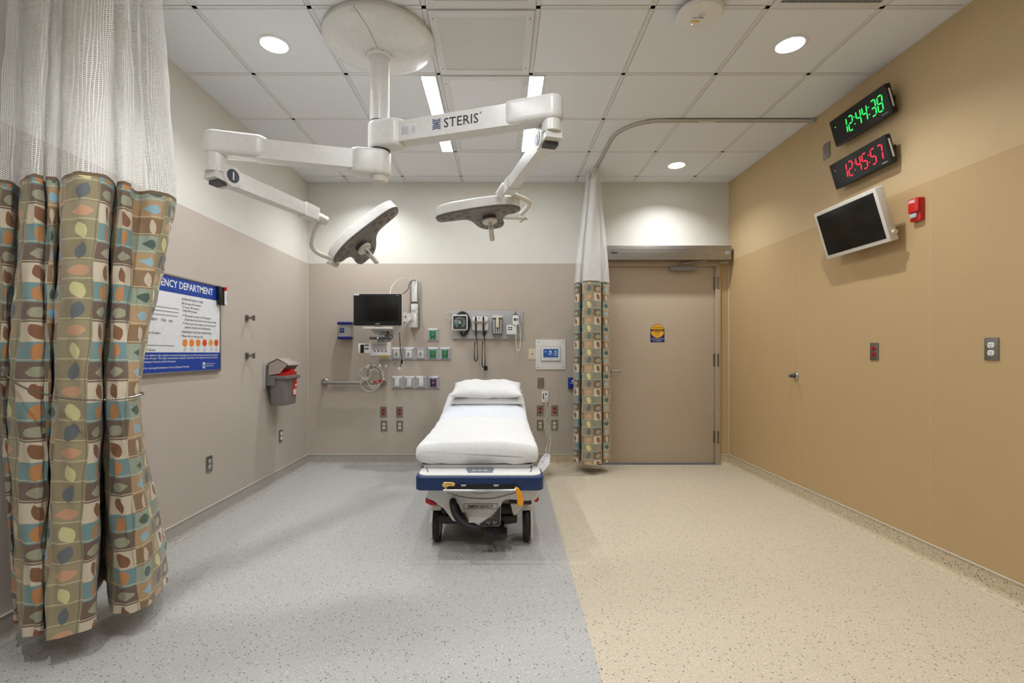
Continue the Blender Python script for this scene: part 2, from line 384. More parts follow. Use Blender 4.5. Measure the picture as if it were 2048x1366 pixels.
# ceiling: recessed grid with dropped-edge tiles; openings where lamps are recessed
gx = [XL] + [0.203 + .607 * k for k in range(-3, 4)] + [XR]
gy = [YB] + [4.99 - .61 * k for k in range(0, 11)] + [YF]; gy = sorted(y for y in gy if y >= YF)
b = B()
b.box(((XL + XR) / 2, (YB + YF) / 2, ZC + .32), (XR - XL + .2, YB - YF + .2, .02))
cz = ZC; up = ZC + .0012
def quad(bm, pts): bm.faces.new([bm.verts.new(p) for p in pts])
for i in range(len(gx) - 1):
    for j in range(len(gy) - 1):
        m0 = .0148; x0, x1, y0, y1 = gx[i] + m0, gx[i + 1] - m0, gy[j] + .0135, gy[j + 1] - .0175
        if x1 - x0 < .02 or y1 - y0 < .02: continue
        hole = next(((hx, hy) for hx, hy in DOWNS if x0 < hx < x1 and y0 < hy < y1), None)
        if hole:
            n = 32; out = []; inn = []
            for k in range(n):
                a = 2 * math.pi * k / n; ca, sa = math.cos(a), math.sin(a)
                cxx, cyy = hole
                t = min(((x1 - cxx) / ca if ca > 1e-6 else 9e9), ((x0 - cxx) / ca if ca < -1e-6 else 9e9), ((y1 - cyy) / sa if sa > 1e-6 else 9e9), ((y0 - cyy) / sa if sa < -1e-6 else 9e9))
                out.append((cxx + ca * t, cyy + sa * t)); inn.append((cxx + ca * .078, cyy + sa * .078))
            for k in range(n):
                k2 = (k + 1) % n
                quad(b.bm, [(*out[k], cz), (*out[k2], cz), (*inn[k2], cz), (*inn[k], cz)])
            for cx_, cy_ in ((x0, y0), (x1, y0), (x1, y1), (x0, y1)):     # corner fill
                near = sorted(range(n), key=lambda q: (out[q][0] - cx_) ** 2 + (out[q][1] - cy_) ** 2)[:2]
                quad(b.bm, [(cx_, cy_, cz), (*out[near[0]], cz), (*out[near[1]], cz)])
        else: quad(b.bm, [(x0, y0, cz), (x1, y0, cz), (x1, y1, cz), (x0, y1, cz)])
        for a, c_ in (((x0, y0), (x1, y0)), ((x1, y0), (x1, y1)), ((x1, y1), (x0, y1)), ((x0, y1), (x0, y0))):
            quad(b.bm, [(*a, cz), (*c_, cz), (*c_, cz + .02), (*a, cz + .02)])
struct(b.build('ceiling', M['tile'], smooth=0))
b = B()
for x in gx[1:-1]: b.box((x, (YB + YF) / 2, ZC + .011), (.05, YB - YF, .002))
for y in gy[1:-1]: b.box(((XL + XR) / 2, y, ZC + .0112), (XR - XL, .05, .002))
for x in gx[1:-1]: b.box((x, (YB + YF) / 2, up + .0006), (.0245, YB - YF, .0012))
for y in gy[1:-1]: b.box(((XL + XR) / 2, y, up + .0007), (XR - XL, .0245, .0014))
for x, sgn in ((XL, 1), (XR, -1)): b.box((x + sgn * .009, (YB + YF) / 2, up + .0038), (.018, YB - YF, .008)); 
b.box(((XL + XR) / 2, YB - .009, up + .0041), (XR - XL, .018, .008))
struct(b.build('trim_1', M['tbar'], smooth=0))
# coved base: speckled sheet turned up the wall, with a cap strip
def cove(name, p0, p1, nrm, trim):
    p0, p1, nrm = Vector(p0), Vector(p1), Vector(nrm); h = .107; r = .038; t = .006
    prof = [(0, h), (t, h)] + [(t + r - r * math.cos(R(a)), r - r * math.sin(R(a)) + .0008) for a in range(0, 91, 10)] + [(t + r, 0), (0, 0)]
    b = B()
    A = [b.bm.verts.new(p0 + nrm * u + Vector((0, 0, v))) for u, v in prof]; D = [b.bm.verts.new(p1 + nrm * u + Vector((0, 0, v))) for u, v in prof]
    n = len(prof)
    for k in range(n): b.bm.faces.new((A[k], A[(k + 1) % n], D[(k + 1) % n], D[k]))
    b.bm.faces.new(A); b.bm.faces.new(D[::-1])
    struct(b.build(name, M['coveg']))
    b = B(); m = (p0 + p1) / 2 + nrm * .005 + Vector((0, 0, h + .003)); d = p1 - p0
    b.box(m, (abs(d.x) or .010, abs(d.y) or .010, .006), .002); struct(b.build(trim, M['trimm']))
cove('baseboard_left', (XL, YF, 0), (XL, YB, 0), (1, 0, 0), 'trim_2')
cove('baseboard_right', (XR, YF, 0), (XR, YB, 0), (-1, 0, 0), 'trim_3')
cove('baseboard_back', (XL + .001, YB, 0), (FX0, YB, 0), (0, -1, 0), 'trim_4')
cove('baseboard_return', (FX1, YB, 0), (XR - .001, YB, 0), (0, -1, 0), 'trim_5')
b = B(); b.box((XL + .004, YB - .004, 1.13), (.008, .008, 2.05), .002); struct(b.build('trim_6', M['trimm']))
b = B(); b.box((XR - .004, YB - .004, 1.13), (.008, .008, 2.05), .002); struct(b.build('trim_7', M['trimm']))

# ------------------------------------------------------------------ door
dr = B(); yd = YB + .02
dr.box(((DX0 + DX1) / 2, yd + .022, (DZ1 + .012) / 2), (DX1 - DX0 - .008, .044, DZ1 - .016), .002)
door = struct(dr.build('door_1', M['door']))
fr = B()
for x in ((FX0 + DX0) / 2, (FX1 + DX1) / 2): fr.box((x, YB + .045, FZ1 / 2), (.05, .12, FZ1), .003)
fr.box(((FX0 + FX1) / 2, YB + .045, FZ1 - .025), (FX1 - FX0 - .1, .12, .05), .003)
fr.box(((FX0 + FX1) / 2, YB + .10, FZ1 / 2), (FX1 - FX0, .02, FZ1))
struct(fr.build('door_frame', M['frame'], door))
for pz in (566, 720, 874):
    b = B(); x = DX1 + .008
    for k in range(5): b.cyl((x, YB + .008, WZ(pz) - .065 + .027 * k), (x, YB + .008, WZ(pz) - .065 + .027 * k + .025), .010, seg=14)
    b.box((x - .014, YB + .018, WZ(pz)), (.022, .004, .13)); b.box((x + .012, YB - .0175, WZ(pz)), (.018, .004, .13))
    b.build('hinge', M['steel'], door)
b = B(); hx, hz = DX0 + .09, WZ(742)
b.cyl((hx, yd, hz), (hx, yd - .012, hz), .028); b.cyl((hx, yd - .01, hz), (hx, yd - .06, hz), .011)
b.tube([(hx, yd - .055, hz), (hx + .03, yd - .06, hz), (hx + .115, yd - .058, hz)], .010, smooth=4); b.build('door_handle', M['steel'], door)
b = B(); cxx = WX(1364)
b.box((cxx, yd - .035, WZ(538)), (.28, .05, .045), .006); b.cyl((cxx - .125, yd - .062, WZ(538)), (cxx - .125, yd - .05, WZ(538)), .014); cl = b.build('door_closer', M['grey'], door)
b = B(); b.beam((cxx - .02, yd - .05, WZ(529)), (cxx + .22, yd - .13, WZ(526)), .025, .01, .003); b.cyl((cxx - .02, yd - .05, WZ(536)), (cxx - .02, yd - .05, WZ(527)), .008)
b.build('closer_arm', M['steel'], cl)
# caution sticker on the leaf
sx, sz = WX(1316), WZ(666)
st = tag(B(o=(sx, yd, sz)).prism([(sx - .076, sz - .098), (sx + .076, sz - .098), (sx + .076, sz + .02)] + [(sx + .076 * math.cos(R(a)), sz + .022 + .076 * math.sin(R(a))) for a in range(0, 181, 12)] + [(sx - .076, sz + .02)],
     ((0, yd - .0005, 0), (1, 0, 0), (0, 0, 1), (0, -1, 0)), 0, .001).build('caution_sticker', M['dbl']), 'round topped yellow and blue automatic door caution sticker on the beige door', 'sticker')
B().prism(circ(.072, 32, 0, .022), wf(0, -.001, 0), 0, .0009).build('yellow_disc', M['yel'], st)
B().prism([(-.074, .018), (.074, .018), (.074, .042), (-.074, .042)], wf(0, -.0021, 0), 0, .0006).build('black_band', M['ink'], st)
b = B(); b.text('AUTOMATIC', .013, wf(0, -.0025, .054), .10, 'CENTER'); b.text('DOOR', .012, wf(0, -.0025, -.002), .05, 'CENTER', bold=.01); b.text('(ICU)', .010, wf(0, -.0025, -.026), .034, 'CENTER'); b.build('lettering', M['ink'], st)
b = B(); b.text('CAUTION', .017, wf(0, -.003, .0215), .118, 'CENTER', bold=.012); b.build('caution_lettering', M['yel'], st)
b = B(); b.text('ACTIVATE SWITCH', .012, wf(0, -.0025, -.068), .134, 'CENTER'); b.text('TO OPERATE', .012, wf(0, -.0025, -.088), .09, 'CENTER'); b.build('white_lettering', M['wink'], st)
# automatic operator header
ox0, ox1, oz0, oz1 = WX(1214) - .04, WX(1452), WZ(524), WZ(496)
op = thing('door_operator', 'long brushed aluminium automatic door operator box above the beige door', 'door opener', ((ox0 + ox1) / 2, YB, oz0))
b = B(); W_ = ox1 - ox0; Hh = oz1 - oz0
b.box((0, -.062, Hh / 2), (W_, .124, Hh), .004)
for k in (.28, .4, .52, .7): b.box((0, -.1245, Hh * k), (W_ - .01, .002, .003))
b.build('housing', M['alu'], op)
b = B(); b.box((W_ / 2 - .04, -.1255, Hh * .5), (.05, .003, .03), .001); b.build('switch_plate', M['ltgrey'], op)
b = B(); b.text('MS·SEDCO', .010, wf(W_ / 2 - .04, -.128, Hh * .5), .04, 'CENTER'); b.build('lettering', M['ink'], op)
b = B(); b.prism(rrect(.07, .02, .009), wf(-W_ / 2 + .09, -.124, Hh * .5), 0, .004); b.build('badge', M['dkgrey'], op)

# ------------------------------------------------------------------ ceiling fixtures
def strip_light(x, y, lab, vis=True):
    t = thing('linear_light', lab, 'ceiling light', (x, y, ZC - .001))
    b = B()
    for sx in (-1, 1): b.box((sx * .050, 0, -.002), (.008, 1.196, .008), .001)
    for sy in (-1, 1): b.box((0, sy * .596, -.002), (.092, .008, .008), .001)
    b.box((0, 0, .012), (.09, 1.18, .006)); b.build('frame', M['lamp'], t)
    b = B(); quad(b.bm, [(-.046, -.592, -.001), (-.046, .592, -.001), (.046, .592, -.001), (.046, -.592, -.001)])
    b.build('diffuser', M['tube'], t, smooth=0, recalc=False)
    return t
labs = ['glowing white linear ceiling light left of the plain ceiling panel', 'glowing white linear ceiling light right of the plain ceiling panel',
        'linear ceiling light overhead near the viewer, left one', 'linear ceiling light overhead near the viewer, right one']
for (x, y), l in zip(STRIPS, labs): strip_light(x, y, l)

def downlight_proto():
    t = thing('downlight', '', 'ceiling light', (0, 0, ZC))
    b = B(); b.lathe([(.077, .0), (.077, -.004), (.088, -.005), (.094, -.002), (.094, 0)], seg=48); b.build('trim_ring', M['lamp'], t)
    b = B(); b.lathe([(.076, -.002), (.074, .03), (.066, .075), (.056, .11)], seg=48); b.build('reflector', M['refl'], t)
    b = B(); b.prism(circ(.056, 32), ((0, 0, .108), (1, 0, 0), (0, 1, 0), (0, 0, 1)), 0, .004); b.build('lamp', M['bulb'], t)
    return t
dl_labels = ['round recessed ceiling downlight left of the surgical light canopy', 'round recessed ceiling downlight nearest the black clocks',
             'round recessed ceiling downlight hidden above the left surgical arm', 'small looking round downlight in front of the door by the curtain track',
             'downlight overhead near the left curtain', 'downlight overhead to the right of the viewer', 'downlight behind the viewer on the left', 'downlight behind the viewer on the right']
d0 = None
for (x, y), l in zip(DOWNS, dl_labels):
    if d0 is None: d0 = downlight_proto(); d0.location = (x, y, ZC); d0['label'] = l
    else: dup(d0, (x, y, ZC), 0, l)
    la = bpy.data.lights.new('downlight_glow', 'AREA'); la.shape = 'DISK'; la.size = .08; la.energy = DOWN_POWER; la.color = (.96, .98, 1)
    try: la.spread = R(150)
    except Exception: pass
    lo = bpy.data.objects.new('downlight_glow', la); C.objects.link(lo); lo.location = (x, y, ZC + .06)

# perforated air panels and plain 2x4 panel
def perf_mat():
    g = NT('perforated_panel'); tc = g.n('ShaderNodeTexCoord'); mp = g.n('ShaderNodeMapping'); mp.inputs['Scale'].default_value = (110, 110, 1)
    g.l(tc.outputs['Object'], mp.inputs[0]); s = g.n('ShaderNodeSeparateXYZ'); g.l(mp.outputs[0], s.inputs[0])
    row = g.math('FLOOR', s.outputs[1]); U = g.math('ADD', s.outputs[0], g.math('MULTIPLY', g.math('MODULO', g.math('ADD', row, 1000), 2), .5))
    fx = g.math('SUBTRACT', g.math('FRACT', U), .5); fy = g.math('SUBTRACT', g.math('FRACT', s.outputs[1]), .5)
    d = g.math('ADD', g.math('MULTIPLY', fx, fx), g.math('MULTIPLY', fy, fy)); h = g.math('LESS_THAN', d, .07)
    g.l(g.mix(h, col(222, 221, 218), col(128, 126, 122)), g.p.inputs['Base Color']); g.p.inputs['Roughness'].default_value = .5
    return g.m
mperf = perf_mat()
def air_panel(y0, y1, lab, perf):
    yc = (y0 + y1) / 2; L = y1 - y0 - .03; t = thing('air_diffuser' , lab, 'air vent', (-.1005, yc, ZC - .001))
    b = B(); Wd = .575
    for sx in (-1, 1): b.box((sx * (Wd / 2 - .0225), 0, -.003), (.045, L, .006), .001)
    for sy in (-1, 1): b.box((0, sy * (L / 2 - .0225), -.003), (Wd - .09, .045, .006), .001)
    b.build('frame', M['tbar'], t)
    b = B(); b.box((0, 0, -.001), (Wd - .085, L - .085, .003)); b.build('perforated_plate', mperf if perf else M['tile'], t, smooth=0)
    for sx in (-1, 1):
        for sy in (-1, 1): b = B(); b.cyl((sx * (Wd / 2 - .022), sy * (L / 2 - (.06 if perf else .09)), -.005), (sx * (Wd / 2 - .022), sy * (L / 2 - (.06 if perf else .09)), -.0075), .005, seg=12); b.build('screw', M['grey'], t)
air_panel(2.55, 3.16, 'square perforated ceiling air panel behind the surgical light canopy rim', True)
air_panel(1.94, 2.55, 'perforated ceiling air panel cut by the top edge of the photo', True)
air_panel(3.16, 4.38, 'long plain white ceiling panel between the two glowing linear lights', False)

# egg-crate return grille
t = thing('return_grille', 'dark louvred return air grille in the ceiling at the top right', 'air vent', (1.72, 2.245, ZC - .001))
b = B()
for sx in (-1, 1): b.box((sx * .277, 0, -.003), (.03, .58, .006), .001)
for sy in (-1, 1): b.box((0, sy * .277, -.003), (.524, .03, .006), .001)
b.build('frame', M['tbar'], t)
b = B()
for k in range(-17, 18): b.box((k * .015, 0, -.001), (.002, .524, .008))
for k in range(-8, 9): b.box((0, k * .031, -.0015), (.524, .002, .006))
b.build('louvre_grid', M['ltgrey'], t, smooth=0)
b = B(); b.box((0, 0, .0005), (.524, .524, .0008)); b.build('backing', M['black'], t, smooth=0)

# wireless access point
t = thing('access_point', 'white disc-shaped wireless access point with black lettering on the ceiling', 'wifi access point', (1.055, 2.545, ZC))
b = B(); b.lathe([(0, 0), (.085, 0), (.085, -.022), (.116, -.03), (.118, -.037), (.108, -.050), (.06, -.056), (0, -.057)], seg=56); b.build('housing', M['white'], t)
df = lambda x, y: ((x, y, -.0575), (1, 0, 0), (0, -1, 0), (0, 0, -1))
b = B(); b.text('aruba', .014, df(-.005, .005), .058, 'CENTER')
for k, s_ in enumerate(('a Hewlett Packard', 'Enterprise', 'company')): b.text(s_, .006, df(0.002, -.028 + k * .010), .034 - k * .004, 'CENTER')
b.text('AP 02', .004, df(-.008, .022), .02, 'CENTER'); b.build('lettering', M['ink'], t)
b = B(); b.box((-.010, .031, -.0572), (.045, .012, .002), .0005); b.build('yellow_label', M['yellow'], t)
b = B(); b.cyl((-.02, .055, -.052), (-.02, .055, -.0575), .004, seg=12); b.build('indicator_light', M['screenw'], t)

o = B(o=(.482, 4.66, ZC)).lathe([(0, -.004), (.034, -.004), (.040, -.002), (.041, .004)], (.482, 4.66, ZC), seg=32).build('sprinkler_cover', M['lamp'])
tag(o, 'small white round sprinkler cover plate in the ceiling near the back wall', 'sprinkler')

# curtain tracks
def track(path, name, lab):
    b = B(o=(path[0][0], path[0][1], ZC)); n = len(path)
    for off, w_, z0, z1 in ((-.012, .004, -.022, .008), (.012, .004, -.022, .008), (0, .028, -.006, .004)):
        A = None
        for i, p in enumerate(path):
            a = Vector(path[min(i + 1, n - 1)]) - Vector(path[max(i - 1, 0)]); a.normalize(); s_ = Vector((a.y, -a.x))
            c0 = Vector(p) + s_ * (off - w_ / 2); c1 = Vector(p) + s_ * (off + w_ / 2)
            D = [b.bm.verts.new((c0.x, c0.y, ZC + z0)), b.bm.verts.new((c1.x, c1.y, ZC + z0)), b.bm.verts.new((c1.x, c1.y, ZC + min(z1, 0.0))), b.bm.verts.new((c0.x, c0.y, ZC + min(z1, 0.0)))]
            if A:
                for k in range(4): b.bm.faces.new((A[k], A[(k + 1) % 4], D[(k + 1) % 4], D[k]))
            else: b.bm.faces.new(D)
            A = D
        b.bm.faces.new(A)
    root = thing(name, lab, 'curtain rail', (path[0][0], path[0][1], ZC))
    b.build('rail', M['trimm'], root); return root
pth = [(XR - .03, 3.767), (1.9, 3.767), (1.28, 3.767)] + [(1.28 - .33 * math.sin(R(a)), 4.097 - .33 * math.cos(R(a))) for a in range(6, 91, 6)] + [(.95, 4.5), (.95, 5.12)]
tr = track(pth, 'curtain_track', 'white curved curtain track running from the right wall to the far curtain')
b = B(); b.box((.012, 0, -.014), (.034, .055, .036), .004); b.build('end_cap', M['ltgrey'], tr)
b = B(); b.box((1.62 - pth[0][0], 0, -.0225), (.13, .03, .003), .001); b.build('splice_plate', M['trimm'], tr)
tr2 = track([(XL + .03, 2.02), (-1.0, 2.02), (XR - .03, 2.02)], 'curtain_track', 'straight curtain track above the near left curtain')

# ------------------------------------------------------------------ privacy curtains
def curtain(root, rows, mesh_mat, leaf_mat, zt, zsub=.03, wrinkle=.004, anchor=0, shift=0):
    """rows: list of (z, [(x,y),...]) from top to hem; one row at zt is the seam between net and print"""
    k = 8; sm = [(z, spline([Vector((x, y, 0)) for x, y in pts], k)) for z, pts in rows]
    ref = max(sm, key=lambda r: sum((a - c).length for a, c in zip(r[1], r[1][1:])))[1]
    U = [0]
    for a, c in zip(ref, ref[1:]): U.append(U[-1] + (a - c).length * 1.0)
    ua = U[anchor * k]; U = [q - ua + .315 * 20 - shift for q in U]
    for nm, zhi, zlo, m in (('net_panel', rows[0][0], zt, mesh_mat), ('printed_panel', zt, rows[-1][0], leaf_mat)):
        bm = bmesh.new(); uvl = bm.loops.layers.uv.new('UVMap'); n = max(2, int((zhi - zlo) / zsub)); grid = []
        for i in range(n + 1):
            z = zhi + (zlo - zhi) * i / n
            j = next((q for q in range(len(sm) - 1) if sm[q][0] >= z - 1e-6 >= sm[q + 1][0] - 2e-6), len(sm) - 2)
            t = (sm[j][0] - z) / (sm[j][0] - sm[j + 1][0]); t = min(1, max(0, t)); t = t * t * (3 - 2 * t) * .4 + t * .6
            line = []
            for q, (a, c) in enumerate(zip(sm[j][1], sm[j + 1][1])):
                p = a.lerp(c, t); wv = wrinkle * (math.sin(z * 13 + q * .55) + .6 * math.sin(z * 31 - q * .9 + 1))
                if nm == 'net_panel': wv *= .6
                line.append(bm.verts.new((p.x + wv * .5, p.y + wv, z)))
            grid.append(line)
        for i in range(n):
            z0, z1 = zhi + (zlo - zhi) * i / n, zhi + (zlo - zhi) * (i + 1) / n
            for q in range(len(grid[0]) - 1):
                f = bm.faces.new((grid[i][q], grid[i][q + 1], grid[i + 1][q + 1], grid[i + 1][q])); f.smooth = True
                for lp, (uu, vv) in zip(f.loops, ((U[q], z0), (U[q + 1], z0), (U[q + 1], z1), (U[q], z1))): lp[uvl].uv = (uu, vv)
        bmesh.ops.translate(bm, verts=bm.verts[:], vec=-root.location)
        me = bpy.data.meshes.new(nm); bm.to_mesh(me); bm.free(); me.materials.append(m)
        ob = bpy.data.objects.new(nm, me); C.objects.link(ob); ob.parent = root
ZT = 1.907
def fx_(px, d): return (max((px - VX) * d / F, XL + .018), d)
ctl = [  # (top px, depth), (tied), (hem)
    ((-4, 1.955), (2, 1.97), (28, 1.99)), ((24, 1.985), (8, 1.965), (31, 1.93)), ((34, 2.06), (12, 2.02), (40, 1.97)), ((46, 1.94), (16, 1.93), (38, 1.86)),
    ((68, 1.90), (48, 1.87), (60, 1.84)), ((86, 1.93), (80, 1.88), (80, 1.845)), ((89, 1.985), (86, 1.90), (84, 1.86)), ((98, 1.93), (97, 1.90), (88, 1.89)), ((117, 1.96), (104, 1.96), (90, 1.98)), ((127, 2.16), (104, 2.13), (92, 2.12)), ((123, 1.95), (106, 1.90), (89, 1.85)),
    ((150, 1.88), (130, 1.84), (108, 1.825)), ((190, 1.89), (165, 1.83), (148, 1.86)), ((222, 1.95), (200, 1.89), (191, 1.93)), ((236, 2.20), (206, 2.12), (196, 2.2)), ((250, 2.25), (207, 2.16), (212, 2.3)), ((230, 2.03), (206, 1.98), (217, 2.06)),
    ((248, 1.98), (220, 1.91), (240, 2.0)), ((263, 2.03), (240, 1.90), (264, 2.01)), ((272, 2.10), (258, 1.94), (282, 2.04)), ((310, 2.10), (270, 1.98), (297, 2.07)), ((344, 2.16), (277, 2.04), (322, 2.2)), ((349, 2.25), (272, 2.14), (340, 2.38)), ((300, 2.36), (240, 2.2), (320, 2.46))]
rt = [fx_(*c[0]) for c in ctl]; ri = [fx_(*c[1]) for c in ctl]; rb = [fx_(*c[2]) for c in ctl]
rc = [(-1.72 + (x + 1.72) * .93, 2.02 + (y - 2.02) * .55) for x, y in rt]
cur = thing('privacy_curtain', 'near left leaf-print hospital curtain with white net top, tied back with a bead chain', 'curtain', (-1.7, 2.0, 0))
curtain(cur, [(ZC - .02, rc), (ZT, rt), (1.03, ri), (.115, rb)], M['net'], M['leaf'], ZT, anchor=10, shift=.045)
# far curtain, bunched on the curved track
cb = [(1146, 5.0), (1148, 4.86), (1158, 4.82), (1164, 4.97), (1163, 4.76), (1175, 4.70), (1192, 4.71), (1202, 4.76), (1207, 4.93), (1206, 4.80), (1215, 4.80), (1221, 4.90), (1200, 4.99), (1160, 5.0), (1185, 5.03), (1212, 5.05)]
rb2 = [fx_(*p) for p in cb]
rt2 = [(.94 + (x - .94) * .93, y) for x, y in rb2]
rc2 = [(.955 + (x - .955) * .36, 4.88 + (y - 4.88) * 1.0) for x, y in rb2]
cur2 = thing('privacy_curtain', 'far leaf-print hospital curtain bunched beside the beige door', 'curtain', (.95, 4.88, 0))
curtain(cur2, [(ZC - .02, rc2), (ZT, rt2), (.11, rb2)], M['net'], M['leaf2'], ZT, wrinkle=.003)
for k in range(9): b = B(); b.tube([(.003 * (-1) ** k, -.19 + k * .047, ZC - .004), (.006 * (-1) ** k, -.185 + k * .047, ZC - .035)], .003, smooth=1, seg=6); b.build('carrier_hook', M['ltgrey'], cur2)
# bead chain tieback
pts = [Vector((XL + .014, 1.965, H + .012)), P(-2, 728, 1.93), P(12, 750, 1.91), P(48, 775, 1.83), P(105, 792, 1.825), P(150, 799, 1.785), P(203, 800, 1.835), P(240, 798, 1.85), P(262, 795, 1.885), P(281, 790, 2.0), P(284, 786, 2.1), P(250, 780, 2.22), P(120, 768, 2.20), P(40, 752, 2.06), P(12, 735, 1.99), Vector((XL + .012, 1.975, H + .005))]
path = spline(pts, 40); b = B(o=pts[0]); acc = 0; last = path[0]
for p in path:
    acc += (p - last).length; last = p
    if acc > .0092: b.sphere(p, .0044, 1); acc = 0
b.tube(pts, .0011, seg=6, smooth=8)
tag(b.build('tieback_chain', M['steel']), 'grey bead chain tying back the near left curtain', 'chain')
t = thing('tieback_holder', 'white wall holder of the curtain chain behind the near left curtain', 'hook', (XL, 1.98, H), LEFT)
b = B(); b.box((0, -.006, 0), (.035, .012, .075), .004); b.build('plate', M['white'], t)
b = B(); b.tube([(0, -.008, .01), (0, -.03, .0), (0, -.032, .02)], .004, smooth=4); b.build('hook', M['white'], t)

# ------------------------------------------------------------------ surgical light
O = Vector((-.700, 2.80, 0))
sl = thing('surgical_light', 'white ceiling-hung surgical light with two jointed arms and two lamp heads', 'surgical light', (O.x, O.y, ZC))
OZ = Vector((O.x, O.y, ZC))
def SB_(): return B(o=OZ)
b = SB_(); b.lathe([(0, 0), (.312, -.001), (.316, -.012), (.316, -.028), (.308, -.038), (.278, -.052), (.20, -.075), (.12, -.098), (.07, -.105), (.056, -.106), (.0, -.106)], OZ, seg=96); can = b.build('canopy', M['lamp'], sl)
b = SB_()
for side in (1,):
    pr = [(.316, -.03), (.309, -.0385), (.279, -.0525), (.20, -.0755), (.12, -.0985), (.07, -.1055)]
    a = R(-101); b.tube([OZ + Vector((math.cos(a + .35 * (1 - r / .326)) * r, math.sin(a + .35 * (1 - r / .326)) * r, h - .0002)) for r, h in pr], .0012, seg=6, smooth=4)
b.build('seam', M['grey'], can)
b = SB_(); b.lathe([(.056, -.10), (.074, -.104), (.074, -.116), (.062, -.124), (.056, -.124)], OZ, seg=40); b.build('collar', M['lamp'], sl)
b = SB_()
for a in (200, 250, 300, 345): q = OZ + Vector((math.cos(R(a)) * .074, math.sin(R(a)) * .074, -.11)); b = SB_(); b.sphere(q, .004, 1); b.build('collar_screw', M['grey'], sl)
zp = 2.528; b = SB_(); b.cyl((O.x, O.y, ZC - .10), (O.x, O.y, zp), .0555, seg=40); b.build('post', M['lamp'], sl)
def stadium(p0, p1, r, z0, z1, bev, name, m=None, r1=None):
    """rounded bar seen in plan between p0 and p1 (xy) from z0 to z1"""
    p0, p1 = Vector(p0), Vector(p1); a = (p1 - p0); th = math.atan2(a.y, a.x); r1 = r1 or r; pts = []
    for i in range(13): q = th + math.pi / 2 + math.pi * i / 12; pts.append((p0.x + r * math.cos(q), p0.y + r * math.sin(q)))
    for i in range(13): q = th - math.pi / 2 + math.pi * i / 12; pts.append((p1.x + r1 * math.cos(q), p1.y + r1 * math.sin(q)))
    b = SB_(); b.prism(pts, ((0, 0, 0), (1, 0, 0), (0, 1, 0), (0, 0, 1)), z0, z1, bev, 4); return b.build(name, m or M['lamp'], sl)
E2 = Vector((.268, 2.50, 0)); E1 = Vector((-1.515, 2.57, 0))       # elbows
z2 = H + (VY - 275) * 2.80 / F; z1 = H + (VY - 327) * 2.80 / F      # arm axis heights
d2 = (E2 - O).normalized(); d1 = (E1 - O).normalized()
def xy(v): return (v.x, v.y)
stadium(xy(O), xy(O + d2 * .10), .066, z2 - .078, z2 + .082, .024, 'hub', r1=.062)
stadium(xy(O), xy(O + d1 * .11), .066, z1 - .078, z1 + .068, .024, 'hub', r1=.058)
b = SB_(); b.cyl((O.x, O.y, z1 - .078), (O.x, O.y, z1 - .112), .05, .044, 32, bev=.01); b.build('hub_cap', M['offwhite'], sl)
b = SB_(); b.cyl((O.x, O.y, z2 - .083), (O.x, O.y, z2 - .076), .060, seg=32); b.build('joint_ring', M['dkgrey'], sl); b = SB_(); b.cyl((O.x, O.y, zp + .006), (O.x, O.y, zp + .011), .0575, seg=32); b.build('joint_ring', M['dkgrey'], sl)
# main arms
def zv(v, z): return Vector((v.x, v.y, z))
b = SB_(); b.beam(zv(O + d2 * .13, z2), zv(E2 - d2 * .16, z2), .085, .115, .012); arm2 = b.build('extension_arm', M['lamp'], sl)
b = SB_(); b.beam(zv(O + d1 * .14, z1), zv(E1 - d1 * .20, z1), .085, .105, .012); arm1 = b.build('extension_arm', M['lamp'], sl)
stadium(xy(E2 - d2 * .20), xy(E2), .056, z2 - .058, z2 + .075, .030, 'elbow_cover', r1=.060)
stadium(xy(E1 - d1 * .20), xy(E1), .056, z1 - .050, z1 + .075, .030, 'elbow_cover', r1=.060)
# lettering on the near face of the right arm
nf = Vector((d2.y, -d2.x, 0)); fo = zv(O, z2) + nf * .0432
def af(s_, dz=0): return (fo + d2 * s_ + Vector((0, 0, dz)), d2, Vector((0, 0, 1)), nf)
b = SB_(); b.text('STERIS', .052, af(.425, -.020), .20, 'LEFT', ext=.0008); b.text('®', .012, af(.632, .024), ext=.0006)
b.build('lettering', M['ink'], arm2)
b = SB_()
for k in range(6):
    o_, U_, V_, N_ = af(.356, -.022 + k * .0095)
    for sg in range(8):
        u0, u1 = sg * .0062, sg * .0062 + .0064; c0, c1 = .006 * math.cos(sg / 8 * 6.3) * (1 if k > 2 else -1) * .5, .006 * math.cos((sg + 1) / 8 * 6.3) * (1 if k > 2 else -1) * .5
        quad(b.bm, [o_ + U_ * u0 + V_ * (c0) + N_ * .0006, o_ + U_ * u1 + V_ * c1 + N_ * .0006, o_ + U_ * u1 + V_ * (c1 + .005) + N_ * .0006, o_ + U_ * u0 + V_ * (c0 + .005) + N_ * .0006])
b.build('wave_logo', mat('logo_blue', (44, 66, 110), .5), arm2)
b = SB_(); o_, U_, V_, N_ = af(.21, -.005)
b.prism([(-.05, -.028), (.05, -.028), (.05, .028), (-.05, .028)], (o_, U_, V_, N_), 0, .0004); b.build('rating_label', M['signw'], arm2)
b = SB_()
for r_ in range(5): b.text('0000 IIII 00 III', .0055, (o_ + U_ * -.043 + V_ * (.016 - r_ * .009), U_, V_, N_), .042, ext=.0009)
for r_ in range(4): b.text('II 00 I', .006, (o_ + U_ * .018 + V_ * (.014 - r_ * .010), U_, V_, N_), .024, ext=.0009)
b.build('label_print', M['ink'], arm2)
